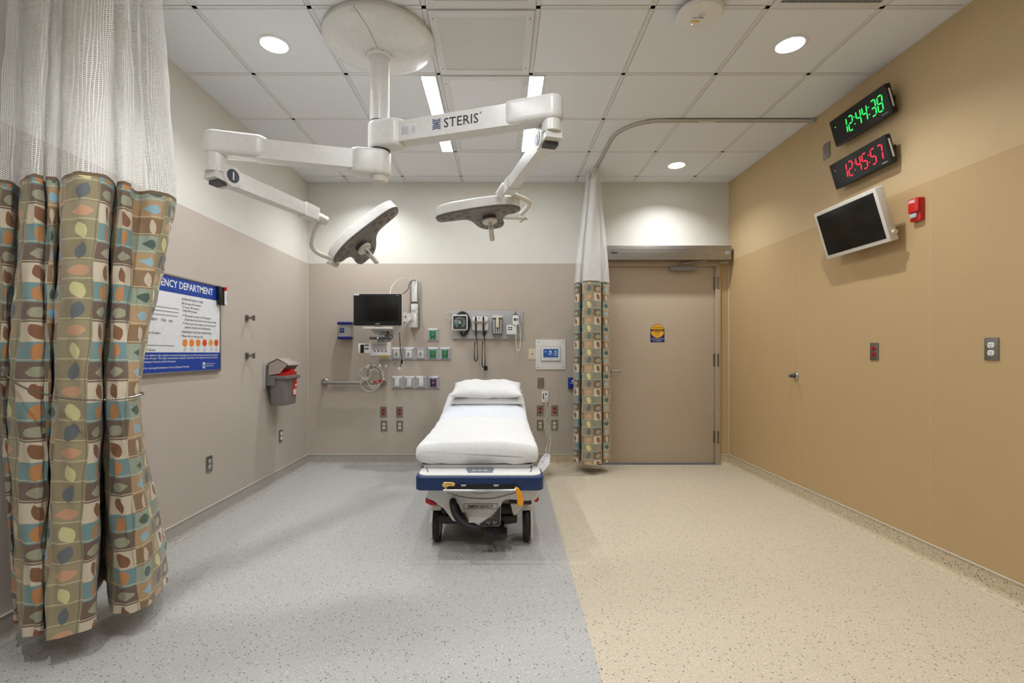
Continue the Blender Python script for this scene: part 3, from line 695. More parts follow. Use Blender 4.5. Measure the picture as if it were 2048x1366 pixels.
# lower joint + spring arm + head
def spring(E, za, zb, end, num, kn):
    """E: elbow xy; za: underside of elbow; end: far end of spring arm"""
    b = SB_(); b.cyl((E.x, E.y, za + .01), (E.x, E.y, zb), .050, .052, 32, bev=.008); b.build('swivel', M['lamp'], sl)
    b = SB_(); b.cyl((E.x, E.y, za - .004), (E.x, E.y, za + .002), .046, seg=32); b.build('joint_ring', M['dkgrey'], sl)
    s0 = Vector((E.x, E.y, zb + .0)); dr_ = (end - s0).normalized(); side = dr_.cross(Vector((0, 0, 1))).normalized()
    K = s0 + dr_ * kn
    b = SB_(); b.beam(s0 - dr_ * .03 + Vector((0, 0, .012)), K, .09, .10, .02, w1=.094, h1=.096); b.build('knuckle', M['lamp'], sl)
    b = SB_(); b.cyl(K - side * .052, K + side * .052, .056, seg=36, bev=.008); jt = b.build('joint', M['lamp'], sl)
    sg = -1 if side.y > 0 else 1
    if num == '1': sg = 1 if side.x > 0 else -1
    c = K + side * sg * .0525; N = side * sg; U = N.cross(Vector((0, 0, 1))) * -1; U.normalize(); V = N.cross(U)
    if V.z < 0: V = -V
    U = V.cross(N)
    b = SB_(); b.prism(circ(.036, 32), (c, U, V, N), 0, .002); b.build('number_disc', mat('badge_blue_grey', (58, 66, 82), .35), jt)
    b = SB_(); b.text(num, .044, (c - V * .021, U, V, N), align='CENTER', ext=.003, bold=.015); b.build('number', M['wink'], jt)
    b = SB_(); q = K - dr_ * .055 - Vector((0, 0, .036)); b.beam(q - dr_ * .02, q + dr_ * .03, .074, .05, .006); b.build('vent_pad', M['dkgrey'], jt)
    b = SB_(); b.beam(K, end - dr_ * .03, .074, .090, .010, w1=.062, h1=.074); b.build('spring_arm', M['lamp'], sl)
    b = SB_(); b.beam(end - dr_ * .10, end + dr_ * .015, .078, .088, .028, w1=.072, h1=.080); b.build('arm_end_cover', M['lamp'], sl)
    return dr_, side
end1 = P(628, 428, 3.20); end2 = P(1018, 376, 3.28)
dA, sA = spring(E1, z1 - .052, H + (VY - 350) * 2.57 / F + .01, end1, '1', .06)
dB, sB = spring(E2, z2 - .060, H + (VY - 268) * 2.50 / F + .005, end2, '2', .075)
b = SB_(); b.cyl(P(634, 433, 3.21), P(653, 442, 3.26), .032, .029, 24, bev=.006); b.build('yoke_swivel', M['lamp'], sl)
b = SB_(); b.cyl(P(1012, 372, 3.30), P(998, 391, 3.34), .034, .030, 24, bev=.006); b.build('yoke_swivel', M['lamp'], sl)
def rounded(pts, k=5): return [(v.x, v.y) for v in spline([Vector((a, c, 0)) for a, c in pts], k, True)]
HEAD = [(-.295, .055), (-.305, .11), (-.28, .165), (-.19, .172), (-.10, .182), (-.055, .235), (-.02, .34), (.03, .42), (.10, .44), (.16, .425), (.185, .35), (.175, .26), (.205, .195), (.27, .175), (.305, .13), (.29, .07), (.22, .02), (.12, -.005), (0, -.005), (-.12, .005), (-.22, .02)]
def head(org, U, V, N, mirror):
    sg = -1 if mirror else 1; pts = rounded([(sg * a, c) for a, c in HEAD], 4)
    cu = sum(p[0] for p in pts) / len(pts); cv = sum(p[1] for p in pts) / len(pts)
    def shrink(k): 
        out = []
        n = len(pts)
        for i, p in enumerate(pts):
            a = Vector(pts[i - 1]); c = Vector(pts[(i + 1) % n]); t = (c - a).normalized(); nn = Vector((-t.y, t.x)); 
            ctr = Vector((sg * .06, .13)) 
            if nn.dot(ctr - Vector(p)) < 0: 
                # keep a consistent inward side
                pass
            out.append((p, nn))
        area = sum(pts[i - 1][0] * pts[i][1] - pts[i][0] * pts[i - 1][1] for i in range(n))
        s_ = 1 if area > 0 else -1
        return [(p[0] + nn.x * k * s_, p[1] + nn.y * k * s_) for p, nn in out]
    fr_ = (org, U, V, N)
    b = SB_(); b.prism(pts, fr_, 0, -.060, 0); 
    b.prism(shrink(.0), fr_, -.060, -.075, .012, 3, 1, .93); hd = b.build('light_head', M['lamp'], sl)
    b = SB_(); b.prism(pts, fr_, .0, .008, .003); b.build('rubber_rim', M['rim'], hd)
    b = SB_(); b.prism(shrink(.014), fr_, .004, .0105, .002); b.build('lens_panel', M['underside'], hd)
    for u_, v_ in [(-.25, .10), (-.20, .06), (-.20, .13), (-.14, .09), (-.09, .05), (-.08, .13), (.24, .08), (.19, .13), (.20, .05), (.25, .14), (.14, .07), (.02, .28), (.07, .25), (.02, .34), (.06, .39), (.12, .39), (.15, .34), (.13, .27), (.0, .22)]:
        o_ = org + U * (sg * u_) + V * v_ + N * .0105; b = SB_()
        b.lathe([(.019, 0), (.019, .002), (.014, .005), (.010, .003), (.004, .004), (0, .005)], o_, N, seg=20); b.build('lens_pod', M['lens'], hd)
    hc = org + U * (sg * .075) + V * .175
    b = SB_(); b.lathe([(.050, .010), (.050, .030), (.044, .036), (0, .036)], hc, N, seg=32); b.build('hub_base', M['dkgrey'], hd)
    b = SB_(); b.lathe([(.052, .036), (.056, .040), (.054, .052), (0, .054)], hc, N, seg=32); b.build('handle_disc', M['offwhite'], hd)
    b = SB_(); b.lathe([(0, .052), (.0155, .052), (.0175, .10), (.0175, .185), (.014, .192), (0, .193)], hc, N, seg=24); hn = b.build('handle', M['offwhite'], hd)
    # button pill faces the viewer
    f = Vector((0, -1, 0)); f = (f - N * f.dot(N)).normalized(); s_ = N.cross(f)
    b = SB_(); b.prism(rrect(.018, .042, .0085), (hc + N * .088 + f * .0135, s_, N, f), 0, .005, .001); b.build('button_pad', M['black'], hd)
    b = SB_()
    for k in (-.010, .010): b.prism(circ(.0055, 14), (hc + N * (.088 + k) + f * .0185, s_, N, f), 0, .001)
    b.build('buttons', M['wink'], hd)
    return hc
# right head: underside tipped towards the viewer
tl = R(6); rl = R(7.5)
U2 = Vector((math.cos(rl), 0, math.sin(rl))); V2 = Vector((0, math.cos(tl), -math.sin(tl))); V2 = (V2 - U2 * V2.dot(U2)).normalized(); N2 = -(U2.cross(V2))
org2 = P(955, 414.5, 3.36); head(org2, U2, V2, N2, False)
U1 = Vector((.73, .12, .66)); V1 = Vector((.03, .985, -.12)).normalized(); V1 = (V1 - U1 * V1.dot(U1)).normalized(); N1 = -(U1.cross(V1)).normalized()
org1 = P(724, 457, 3.42); head(org1, U1, V1, N1, True)
# yokes
b = SB_(); b.tube([P(640, 444, 3.23), P(628, 463, 3.25), P(623, 488, 3.29), P(634, 505, 3.34), P(664, 518, 3.48), P(676, 523, 3.54)], .0155, seg=14, smooth=8); b.build('yoke', M['offwhite'], sl)
b = SB_(); b.beam(P(655, 521, 3.56), P(676, 531, 3.60), .05, .03, .008); b.beam(P(668, 524, 3.58), P(688, 508, 3.64), .04, .035, .008); b.build('yoke_mount', M['offwhite'], sl)
b = SB_(); b.tube([P(1018, 386, 3.36), P(1032, 391, 3.42), P(1054, 401, 3.50), P(1058, 409, 3.54), P(1050, 421, 3.58), P(1038, 433, 3.62)], .0165, seg=14, smooth=8); b.build('yoke', M['offwhite'], sl)
b = SB_(); b.beam(P(1000, 432, 3.62), P(1046, 433, 3.62), .05, .035, .008); b.beam(P(1040, 436, 3.62), P(1052, 437, 3.60), .06, .012, .003); b.beam(P(1040, 444, 3.60), P(1050, 437, 3.60), .02, .012, .003); b.build('yoke_mount', M['offwhite'], sl)

# ------------------------------------------------------------------ small electrical plates
def duplex(label, loc, rz, face, group=None, w=.070, h=.114):
    t = thing('wall_outlet', label, 'outlet', loc, rz, group)
    b = B(); b.prism(rrect(w, h, .003, 2), wf(), 0, .006, .003, 2); b.build('cover_plate', M['steel'], t)
    for s_ in (-1, 1):
        b = B(); b.prism([(x, z + s_ * .0195) for x, z in rrect(.033, .028, .011, 4)], wf(), .004, .0085, .0008); so = b.build('socket', face, t)
        b = B(); z0 = s_ * .0195
        b.box((-.006, -.0087, z0 + .003), (.002, .001, .008)); b.box((.006, -.0087, z0 + .003), (.002, .001, .007)); b.cyl((0, -.0082, z0 - .008), (0, -.0092, z0 - .008), .0025, seg=10); b.build('slots', M['ink'], so)
    b = B(); b.cyl((0, -.0055, 0), (0, -.0075, 0), .003, seg=12); b.build('screw', M['chrome'], t)
    return t
duplex('left red outlet on the back wall below the handrail end', (WX(767), YB, WZ(824)), 0, M['dred'])
duplex('right red outlet of the pair on the back wall left of the bed', (WX(799), YB, WZ(824)), 0, M['dred'])
duplex('left ivory outlet low on the back wall, left of the bed', (WX(768), YB, WZ(852)), 0, M['ivory'])
duplex('ivory outlet on the back wall left of the bed, nearer the bed', (WX(799.5), YB, WZ(852)), 0, M['ivory'])
duplex('red outlet on the back wall right of the bed, under the call cord', (WX(1080.5), YB, WZ(821)), 0, M['dred'])
duplex('red outlet on the back wall nearest the far curtain', (WX(1109), YB, WZ(821)), 0, M['dred'])
duplex('ivory outlet on the back wall right of the bed, behind the call cord', (WX(1080.5), YB, WZ(850)), 0, M['ivory'])
duplex('ivory outlet on the back wall nearest the far curtain', (WX(1109), YB, WZ(850)), 0, M['ivory'])
duplex('red outlet in a steel plate on the tan right wall', (XR, RY(1749.5), RZ(1749.5, 703)), RIGHT, M['dred'])
duplex('white outlet in a steel plate at the right edge of the tan wall', (XR, RY(1984.5), RZ(1984.5, 698)), RIGHT, M['white'])
duplex('outlet on the left wall low under the blue sign', (XL, LY(418), LZ(418, 928)), LEFT, M['ltgrey'])
def blank(label, loc, rz, w=.07, h=.114, m=None):
    t = thing('blank_wall_plate', label, 'wall plate', loc, rz)
    b = B(); b.prism(rrect(w, h, .003, 2), wf(), 0, .006, .003, 2); b.build('cover_plate', m or M['steel'], t)
    for s_ in (-1, 1): b = B(); b.cyl((0, -.0055, s_ * h * .36), (0, -.0075, s_ * h * .36), .003, seg=12); b.build('screw', M['chrome'], t)
    return t
blank('blank steel wall plate beside the black clocks', (XR, RY(1654), RZ(1654, 302)), RIGHT, .075, .12)
blank('blank steel wall plate on the back wall under the touchscreen', (WX(1081.5), YB, WZ(766)), 0)
t = thing('light_switch', 'steel double rocker switch low on the left wall under the sharps bin', 'switch', (XL, LY(561), LZ(561, 872)), LEFT)
b = B(); b.prism(rrect(.07, .114, .003, 2), wf(), 0, .006, .003, 2); b.build('cover_plate', M['steel'], t)
for s_ in (-1, 1): b = B(); b.box((0, -.008, s_ * .022), (.03, .008, .034), .002); b.build('rocker', M['white'], t)
t = thing('data_plate', 'ivory jack plate partly behind the white touchscreen panel', 'wall plate', (WX(1064), YB, WZ(708)), 0)
b = B(); b.prism(rrect(.075, .12, .004, 2), wf(), 0, .006, .002, 2); b.build('cover_plate', M['ivory'], t)
b = B(); b.box((.005, -.0068, -.0), (.012, .003, .012)); b.build('jack', M['black'], t)

# medical gas / vacuum outlets
def gas_frame(t, w=.127, h=.140):
    b = B(); A = [(-w / 2, -h / 2), (w / 2, -h / 2), (w / 2, h / 2), (-w / 2, h / 2)]; 
    q = [(-w * .27, -h * .33), (w * .27, -h * .33), (w * .27, h * .34), (-w * .27, h * .34)]
    def ring(pts, y): return [b.bm.verts.new((x, y, z)) for x, z in pts]
    r0 = ring(A, 0); r1 = ring(A, -.006); r2 = ring(q, -.022); r3 = ring(q, -.016)
    for a, c in ((r0, r1), (r1, r2), (r2, r3)):
        for k in range(4): b.bm.faces.new((a[k], a[(k + 1) % 4], c[(k + 1) % 4], c[k]))
    b.bm.faces.new(r3); b.bm.faces.new(r0[::-1]); return b.build('frame', M['board'], t, smooth=20)
def gas(px, py, kind, label, group=None):
    t = thing('gas_outlet' if kind != 'slide' else 'slide_bracket', label, 'gas outlet' if kind != 'slide' else 'bracket', (WX(px), YB, WZ(py)), 0, group); gas_frame(t)
    if kind == 'slide':
        b = B(); b.box((0, -.019, 0), (.05, .008, .092), .002); b.box((-.018, -.026, 0), (.006, .008, .088), .001); b.box((.018, -.026, 0), (.006, .008, .088), .001); b.box((0, -.024, 0), (.008, .004, .084), .001); b.build('slide', M['white'], t)
        b = B(); b.cyl((0, -.022, -.036), (0, -.029, -.036), .005, seg=14); b.build('screw', M['grey'], t); return t
    m = {'o2': M['green'], 'vac': M['white'], 'evac': M['purple'], 'air': M['yellow']}[kind]
    b = B(); b.box((0, -.018, 0), (.064, .006, .093), .001); fc = b.build('faceplate', m, t)
    ink = M['wink'] if kind != 'vac' else M['ink']
    b = B(); b.text({'o2': 'OXYGEN', 'vac': 'VACUUM', 'evac': 'WAGD', 'air': 'AIR'}[kind], .008, wf(0, -.0212, .032), .034, 'CENTER'); b.text('PUSH' if kind != 'vac' else '', .005, wf(0, -.0212, -.036), .018, 'CENTER'); b.build('lettering', ink, fc)
    b = B(); b.lathe([(.013, 0), (.013, .006), (.008, .006), (.008, .001), (0, .001)], (0, -.021, 0), (0, -1, 0), 24); b.build('port', M['chrome'] if kind != 'vac' else M['ltgrey'], t)
    if kind == 'vac':
        b = B(); b.beam((.002, -.027, .004), (-.006, -.031, -.028), .012, .006, .002, up=(0, 1, 0)); b.build('lever', M['grey'], t)
        b = B(); b.cyl((0, -.024, .004), (0, -.030, .004), .008, seg=16); b.build('knob', M['black'], t)
    return t
gas(770, 707.5, 'air', 'yellow-faced gas outlet tucked behind the white cable module')
gas(793.5, 707.5, 'vac', 'white-faced vacuum outlet with the black cord hanging across it')
gas(817.8, 707.5, 'vac', 'white-faced vacuum outlet in the middle of the upper row, left of another white one')
gas(842, 707.5, 'vac', 'white-faced vacuum outlet directly beside the green ones')
gas(866.2, 707.5, 'o2', 'green oxygen outlet in the upper row, below the lone green one')
gas(890.4, 707.5, 'o2', 'green oxygen outlet at the right end of the upper row')
gas(866, 669.5, 'o2', 'lone green oxygen outlet above the upper row')
gas(795, 765, 'slide', 'ribbed white slide bracket at the left end of the lower row')
gas(819, 765, 'slide', 'ribbed white slide bracket in the middle of the three in the lower row')
gas(843, 765, 'slide', 'ribbed white slide bracket beside the purple outlet')
gas(867, 765, 'evac', 'purple gas outlet at the right end of the lower row')

# ------------------------------------------------------------------ handrail and cables on back wall
t = thing('handrail', 'short brushed steel handrail on the back wall left of the bed', 'grab bar', (WX(650), YB, WZ(765)))
L_ = WX(766) - WX(650)
b = B(); b.tube([(0, -.002, 0), (0, -.045, 0), (.02, -.068, 0), (.06, -.072, 0), (L_ - .06, -.072, 0), (L_ - .02, -.068, 0), (L_, -.045, 0), (L_, -.002, 0)], .0185, seg=18, smooth=5); b.build('rail', M['alu'], t)
for x in (0, L_): b = B(); b.lathe([(0, .012), (.036, .010), (.042, .004), (.042, 0)], (x, 0, 0), (0, -1, 0), 28); b.build('flange', M['alu'], t)
# cable hooks
hk = None
for i, px in enumerate((736.5, 748, 760, 772)):
    lab = ['first', 'second', 'third', 'last'][i] + ' small clear hook from the left above the coiled white cables'
    if hk is None:
        hk = thing('cable_hook', lab, 'hook', (WX(px), YB, WZ(732)), 0)
        B().prism(rrect(.026, .04, .012), wf(), 0, .003, .001).build('plate', M['white'], hk)
        B().tube([(0, -.003, .0), (0, -.02, -.012), (0, -.026, -.004)], .004, smooth=4).build('hook', M['white'], hk)
    else: dup(hk, (WX(px), YB, WZ(732)), 0, lab)
def coil(b, cx, cz, r, n, y, r2=.0042, jx=.008, seg=7):
    pts = []
    for i in range(n * 14 + 1):
        a = i / 14 * 2 * math.pi; k = i / (n * 14)
        pts.append(Vector((cx + (r - jx * math.sin(k * 9)) * math.cos(a), y - .012 * k - .003 * math.sin(a * 3), cz + (r + jx * math.cos(k * 7)) * math.sin(a) * 1.08)))
    b.tube(pts, r2, seg=seg, smooth=1)
ccx, ccz = WX(737), WZ(746)
b = B(o=(ccx, YB, ccz)); coil(b, ccx, ccz, .055, 4, YB - .115, jx=.012)
b.tube([P(734, 705, 4.93), P(730, 712, 4.95), P(726, 735, 5.0), P(722, 760, 5.03), P(724, 775, 5.04), P(738, 783, 5.03), P(754, 777, 5.03), P(764, 762, 5.02), P(766, 745, 5.03), P(757, 736, 5.04), P(748, 733, 5.10)], .0042, smooth=8, seg=8)
tag(b.build('patient_cable', M['cable']), 'coiled white patient cable hanging from the hooks', 'cable')
b = B(o=(WX(756), YB, WZ(760))); coil(b, WX(753), WZ(756), .085, 2, YB - .095, jx=.012)
tag(b.build('patient_cable', M['cable']), 'larger loop of white cable draped over the right end of the handrail', 'cable')
b = B(o=(WX(745), YB, WZ(745)))
b.tube([P(735, 752, 5.0), P(736, 742, 4.99), P(741, 735, 5.0), P(750, 733, 5.02), P(758, 740, 5.02), P(762, 752, 5.02), P(764, 765, 5.02)], .0035, smooth=8)
tag(b.build('lead_wire', M['maroon']), 'maroon lead wire threaded through the coiled white cables', 'cable')
b = B(o=P(762, 764, 5.0)); b.box(P(760, 762, 4.99), (.03, .02, .03), .004, Matrix.Rotation(.5, 3, 'Y')); b.box(P(750, 764, 4.99), (.04, .02, .02), .004)
tag(b.build('cable_connector', M['red']), 'red plug block at the end of the handrail', 'connector')

# ------------------------------------------------------------------ glove/wipe dispenser with blue ends
t = thing('swab_dispenser', 'clear dispenser with deep blue top and bottom on the back wall', 'dispenser', (WX(694.5), YB, WZ(679)))
hgt = WZ(646) - WZ(680); w_ = .145
B().prism(rrect(w_, .115, .03), ((0, -.06, 0), (1, 0, 0), (0, 1, 0), (0, 0, 1)), .0, .028, .006).build('base', M['navy'], t)
B().prism(rrect(w_ + .008, .12, .03), ((0, -.06, 0), (1, 0, 0), (0, 1, 0), (0, 0, 1)), hgt - .03, hgt, .008).build('lid', M['navy'], t)
B().prism(rrect(w_ - .012, .105, .03), ((0, -.06, 0), (1, 0, 0), (0, 1, 0), (0, 0, 1)), .028, hgt - .03).build('clear_body', M['clear'], t)
b = B(); b.box((0, -.004, hgt / 2), (w_ - .03, .006, hgt - .02)); b.build('back_plate', M['offwhite'], t)
lb = B().prism(rrect(.048, .05, .003), wf(-.02, -.1128, hgt / 2), 0, .001).build('label', M['blue'], t)
b = B(); b.text('+', .03, wf(-.02, -.1138, hgt / 2 - .012), align='CENTER'); b.build('emblem', mat('pale_blue_ink', (110, 190, 235), .5), lb)

# ------------------------------------------------------------------ patient monitor on wall arm
pm = thing('monitor_arm', 'white wall channel and jointed arm carrying the patient monitor', 'mounting arm', (WX(830), YB, WZ(655)))
OM = Vector(pm.location)
b = B(o=OM); x0, x1 = WX(820.5), WX(840); zt_, zb_ = WZ(562), WZ(655)
b.box(((x0 + x1) / 2, YB - .006, (zt_ + zb_) / 2), (x1 - x0, .012, zt_ - zb_), .001)
for x in (x0 + .012, x1 - .012): b.box((x, YB - .018, (zt_ + zb_) / 2), (.012, .026, zt_ - zb_), .001)
b.build('wall_channel', M['alu'], pm)
b = B(o=OM); b.box(((x0 + x1) / 2, YB - .035, (WZ(563) + WZ(604)) / 2), (.058, .022, WZ(563) - WZ(604)), .004); b.box(((x0 + x1) / 2, YB - .035, (WZ(610) + WZ(628)) / 2), (.07, .03, WZ(610) - WZ(630)), .006); b.build('cover', M['white'], pm)
b = B(o=OM); b.prism([(x, z) for x, z in rrect(.062, .07, .03, 6)], (( (x0 + x1) / 2, YB - .05, WZ(615)), (1, 0, 0), (0, 0, 1), (0, -1, 0)), 0, .02, .005); b.build('slider_latch', M['white'], pm)
b = B(o=OM); b.box(((x0 + x1) / 2 - .005, YB - .07, WZ(643)), (.085, .11, WZ(629) - WZ(655)), .008); b.build('arm_bracket', M['white'], pm)
pe = P(812, 634, 4.93)
b = B(o=OM); b.beam(((x0 + x1) / 2, YB - .08, WZ(634)), (pe.x - .02, pe.y, pe.z), .05, .075, .01); b.cyl((pe.x - .02, pe.y, pe.z - .05), (pe.x - .02, pe.y, pe.z + .045), .035); b.build('joint', M['white'], pm)
b = B(o=OM); b.cyl((pe.x, pe.y - .036, pe.z), (pe.x, pe.y - .026, pe.z), .007, seg=14); b.build('bolt', M['black'], pm)
b = B(o=OM); pp = [P(824, 640, 4.98), P(815, 633, 4.98), P(792, 655, 4.98), P(766, 672, 4.98), P(790, 681, 4.98)]
b.prism([(p.x, p.z) for p in (P(825, 636, 4.96), P(812, 634, 4.96), P(775, 662, 4.96), P(764, 672, 4.96), P(786, 680, 4.96))], ((0, 4.98, 0), (1, 0, 0), (0, 0, 1), (0, -1, 0)), 0, .05, .008); b.build('lower_arm', M['white'], pm)
dm = 4.84
def bx(b, px0, py0, px1, py1, d, th, bev=.003):
    a, c = P(px0, py0, d), P(px1, py1, d); return b.box(((a.x + c.x) / 2, d + th / 2, (a.z + c.z) / 2), (abs(c.x - a.x), th, abs(a.z - c.z)), bev)
b = B(o=OM); bx(b, 748, 652, 762, 668, dm + .02, .05); bx(b, 742, 656, 775, 662, dm, .10); bx(b, 757, 668, 769, 690, dm + .03, .03); b.beam(P(765, 664, 4.92), P(790, 668, 4.96), .05, .05, .01); b.build('tilt_bracket', M['ltgrey'], pm)
mo = thing('patient_monitor', 'wide black-screened patient monitor on the wall arm', 'monitor', P(755, 652, dm)); OO = Vector(mo.location)
a, c = P(706.5, 587, dm), P(804.5, 652, dm); cxm, czm, wm, hm = (a.x + c.x) / 2, (a.z + c.z) / 2, c.x - a.x, a.z - c.z
yaw = Matrix.Rotation(0, 3, 'Z')
B(o=OO).prism([(x + cxm, z + czm) for x, z in rrect(wm, hm, .012)], ((0, dm, 0), (1, 0, 0), (0, 0, 1), (0, -1, 0)), -.05, 0, .006).build('case', M['white'], mo)
B(o=OO).prism([(x + cxm, z + czm) for x, z in rrect(wm - .008, hm - .008, .012)], ((0, dm, 0), (1, 0, 0), (0, 0, 1), (0, -1, 0)), 0, .006, .002).build('bezel', M['black'], mo)
B(o=OO).prism([(x + cxm - .005, z + czm + .012) for x, z in rrect(wm - .07, hm - .075, .003, 2)], ((0, dm, 0), (1, 0, 0), (0, 0, 1), (0, -1, 0)), .006, .007).build('screen', M['glass'], mo)
b = B(o=OO); b.text('PHILIPS', .008, ((cxm, dm - .0065, czm - hm / 2 + .018), (1, 0, 0), (0, 0, 1), (0, -1, 0)), .042, 'CENTER', bold=.02); b.text('IntelliVue', .005, ((cxm + wm * .41, dm - .0065, czm + hm / 2 - .022), (1, 0, 0), (0, 0, 1), (0, -1, 0)), .03, 'CENTER'); b.build('lettering', M['wink'], mo)
B(o=OO).prism([(x + cxm - wm / 2 + .035, z + czm + hm / 2 - .013) for x, z in rrect(.052, .013, .003)], ((0, dm, 0), (1, 0, 0), (0, 0, 1), (0, -1, 0)), .006, .0075).build('asset_label', M['signw'], mo)
B(o=OO).box((cxm + .005, dm + .012, czm - hm / 2 - .022), (.30, .07, .022), .006).build('base_shelf', M['offwhite'], mo)
t = thing('module_rack', 'white measurement module rack with four round ports under the patient monitor', 'medical device', P(748, 711, 4.86)); ot = Vector(t.location)
b = B(o=ot); bx(b, 738, 683.5, 780, 711, 4.86, .09, .006); rk = b.build('rack', M['white'], t)
b = B(o=ot); bx(b, 745, 687, 774, 699.5, 4.858, .006, .001); b.build('module_face', M['ltgrey'], t)
for px in (749.5, 757, 764.3, 771.6): b = B(o=ot); q = P(px, 702, 4.858); b.lathe([(.0075, 0), (.0075, .004), (.004, .004), (.004, 0), (0, 0)], q, (0, -1, 0), 18); b.build('port', M['dkgrey'], t)
b = B(o=ot); bx(b, 716, 687, 742, 706.5, 4.84, .10, .010); b.build('side_module', M['white'], t)
b = B(o=ot); bx(b, 720.5, 689, 728, 706, 4.837, .01, .002); b.build('window', M['black'], t)
b = B(o=ot)
for px, py in ((731.5, 690.5), (735.5, 690.5), (735.5, 697.5), (731.5, 697.5)): b.lathe([(.009, 0), (.009, .004), (0, .004)], P(px, py, 4.84), (0, -1, 0), 16)
b.build('sensor_ports', M['dkgrey'], t)
b = B(o=ot); bx(b, 755, 675, 762, 684, 4.88, .03); b.build('stem', M['ltgrey'], t)
t = tag(bx(B(o=P(757, 676, 4.80)), 738, 673.5, 775, 678.5, 4.78, .14, .006).build('scanner_tray', M['dkgrey']), 'narrow dark tray between the patient monitor and the white module rack', 'tray')
q = P(755.5, 676, 4.778); B().lathe([(.008, 0), (.008, .004), (0, .004)], (q.x - P(757, 676, 4.80).x, q.y - 4.80, 0), (0, -1, 0), 16).build('button', M['wink'], t)
b = B(o=P(800, 660, 4.95)); b.tube([P(799, 650, 4.94), P(799, 668, 4.95), P(801, 700, 4.96), P(803, 716, 4.97), P(803, 728, 4.97)], .004, smooth=8); b.cyl(P(804, 719, 4.97), P(803, 728, 4.97), .010); b.tube([P(803, 728, 4.97), P(800, 735, 4.98)], .003, smooth=1)
ro = thing('hanging_cord', 'black cord with a small white plug hanging in front of the gas outlets', 'cable', P(800, 660, 4.95)); b.build('cord', M['black'], ro)
B(o=P(800, 660, 4.95)).box(P(798.5, 737.5, 4.98), (.028, .02, .034), .004, Matrix.Rotation(.6, 3, 'Y')).build('plug', M['white'], ro)
b = B(o=P(800, 590, 4.95)); b.tube([P(780, 590, 4.92), P(783, 575, 5.0), P(795, 561, 5.05), P(808, 557, 5.08), P(820, 560, 5.11), P(826, 564, 5.12)], .003, smooth=8)
tag(b.build('loop_cable', M['cable']), 'thin white cable arching above the patient monitor', 'cable')
b = B(o=P(815, 580, 4.95)); b.tube([P(800, 588, 4.90), P(808, 586, 4.98), P(816, 578, 5.04), P(819, 567, 5.09), P(826, 560.5, 5.11), P(832, 562, 5.12)], .004, smooth=8)
tag(b.build('loop_cable', M['black']), 'black cable running from the patient monitor to the top of the wall channel', 'cable')
b = B(o=P(780, 670, 4.9)); b.tube([P(775, 660, 4.9), P(778, 668, 4.9), P(786, 674, 4.9), P(780, 680, 4.9), P(774, 684, 4.9)], .0035, smooth=8); b.tube([P(775, 660, 4.91), P(775, 672, 4.91), P(773, 684, 4.91)], .0035, smooth=8)
tag(b.build('loop_cable', M['black']), 'short black cable loop beside the dark scanner tray', 'cable')

# ------------------------------------------------------------------ diagnostic board
bx0, bx1, bz0, bz1 = WX(904.5), WX(1045.5), WZ(678), WZ(622)
o = B(o=((bx0 + bx1) / 2, YB, bz0)).box(((bx0 + bx1) / 2, YB - .012, (bz0 + bz1) / 2), (bx1 - bx0, .024, bz1 - bz0), .006).build('diagnostic_board', M['board'])
tag(o, 'long grey diagnostic mounting board on the back wall above the bed', 'wall board')
YD = YB - .024
t = thing('blood_pressure_gauge', 'square white-framed blood pressure gauge with a round dial', 'blood pressure gauge', (WX(921), YD, WZ(646)))
B().prism(rrect(.165, .165, .02), wf(), .02, .06, .006).build('frame', M['white'], t)
B().prism(rrect(.12, .12, .01), wf(), 0, .02).build('mount', M['dkgrey'], t)
B().prism(rrect(.142, .142, .012), wf(), .060, .062).build('dial_face', mat('dial_dark_green', (52, 58, 52), .4), t)
b = B()
for k in range(21): a = R(235 - k * 14.5); b.beam((.050 * math.cos(a), -.0625, .050 * math.sin(a)), (.058 * math.cos(a), -.0625, .058 * math.sin(a)), .003, .0006, up=(0, 1, 0))
for k in range(9):
    a = R(228 - k * 34); b.text(str(20 + k * 35), .009, wf(.042 * math.cos(a), -.0625, .042 * math.sin(a) - .004), align='CENTER')
b.build('dial_scale', M['wink'], t)
b = B(); b.beam((.01, -.0635, .016), (-.062, -.0635, .018), .005, .001, up=(0, 1, 0)); b.cyl((0, -.062, 0), (0, -.066, 0), .006, seg=14); b.build('needle', M['wink'], t)
b = B(); b.prism([(-.05, -.01), (.02, -.012), (.02, .012), (-.045, .012)], wf(0, -.0622, -.005), 0, .0004); b.build('dial_band', mat('dial_teal', (96, 140, 138), .4), t)
b = B(o=(WX(928), YD, WZ(650))); q = [(WX(914), YD - .03, WZ(632)), (WX(924), YD - .018, WZ(625.5)), (WX(934), YD - .03, WZ(630)), (WX(939), YD - .03, WZ(642)), (WX(938), YD - .03, WZ(656)), (WX(932), YD - .03, WZ(668)), (WX(926), YD - .03, WZ(671)), (WX(922), YD - .03, WZ(664))]
b.tube(q, .014, smooth=8, seg=12); tag(b.build('cuff_tube', M['black']), 'thick black cuff tubing wound behind the blood pressure gauge', 'tube')
b = B(o=(WX(905), YD, WZ(635))); b.tube([(WX(908), YD - .02, WZ(634)), (WX(900), YD - .01, WZ(638)), (WX(893), YD, WZ(634)), (WX(895), YD, WZ(627)), (WX(902), YD - .01, WZ(624)), (WX(908), YD - .02, WZ(629))], .003, smooth=8)
tag(b.build('wire_loop', M['cable']), 'small white wire loop at the left end of the grey diagnostic board', 'cable')
t = thing('otoscope_station', 'white wall station holding two black-corded instrument handles', 'medical device', (WX(961), YD, WZ(648)))
B().prism(rrect(.175, .15, .028), wf(0, 0, 0), 0, .035, .008).build('housing', M['offwhite'], t)
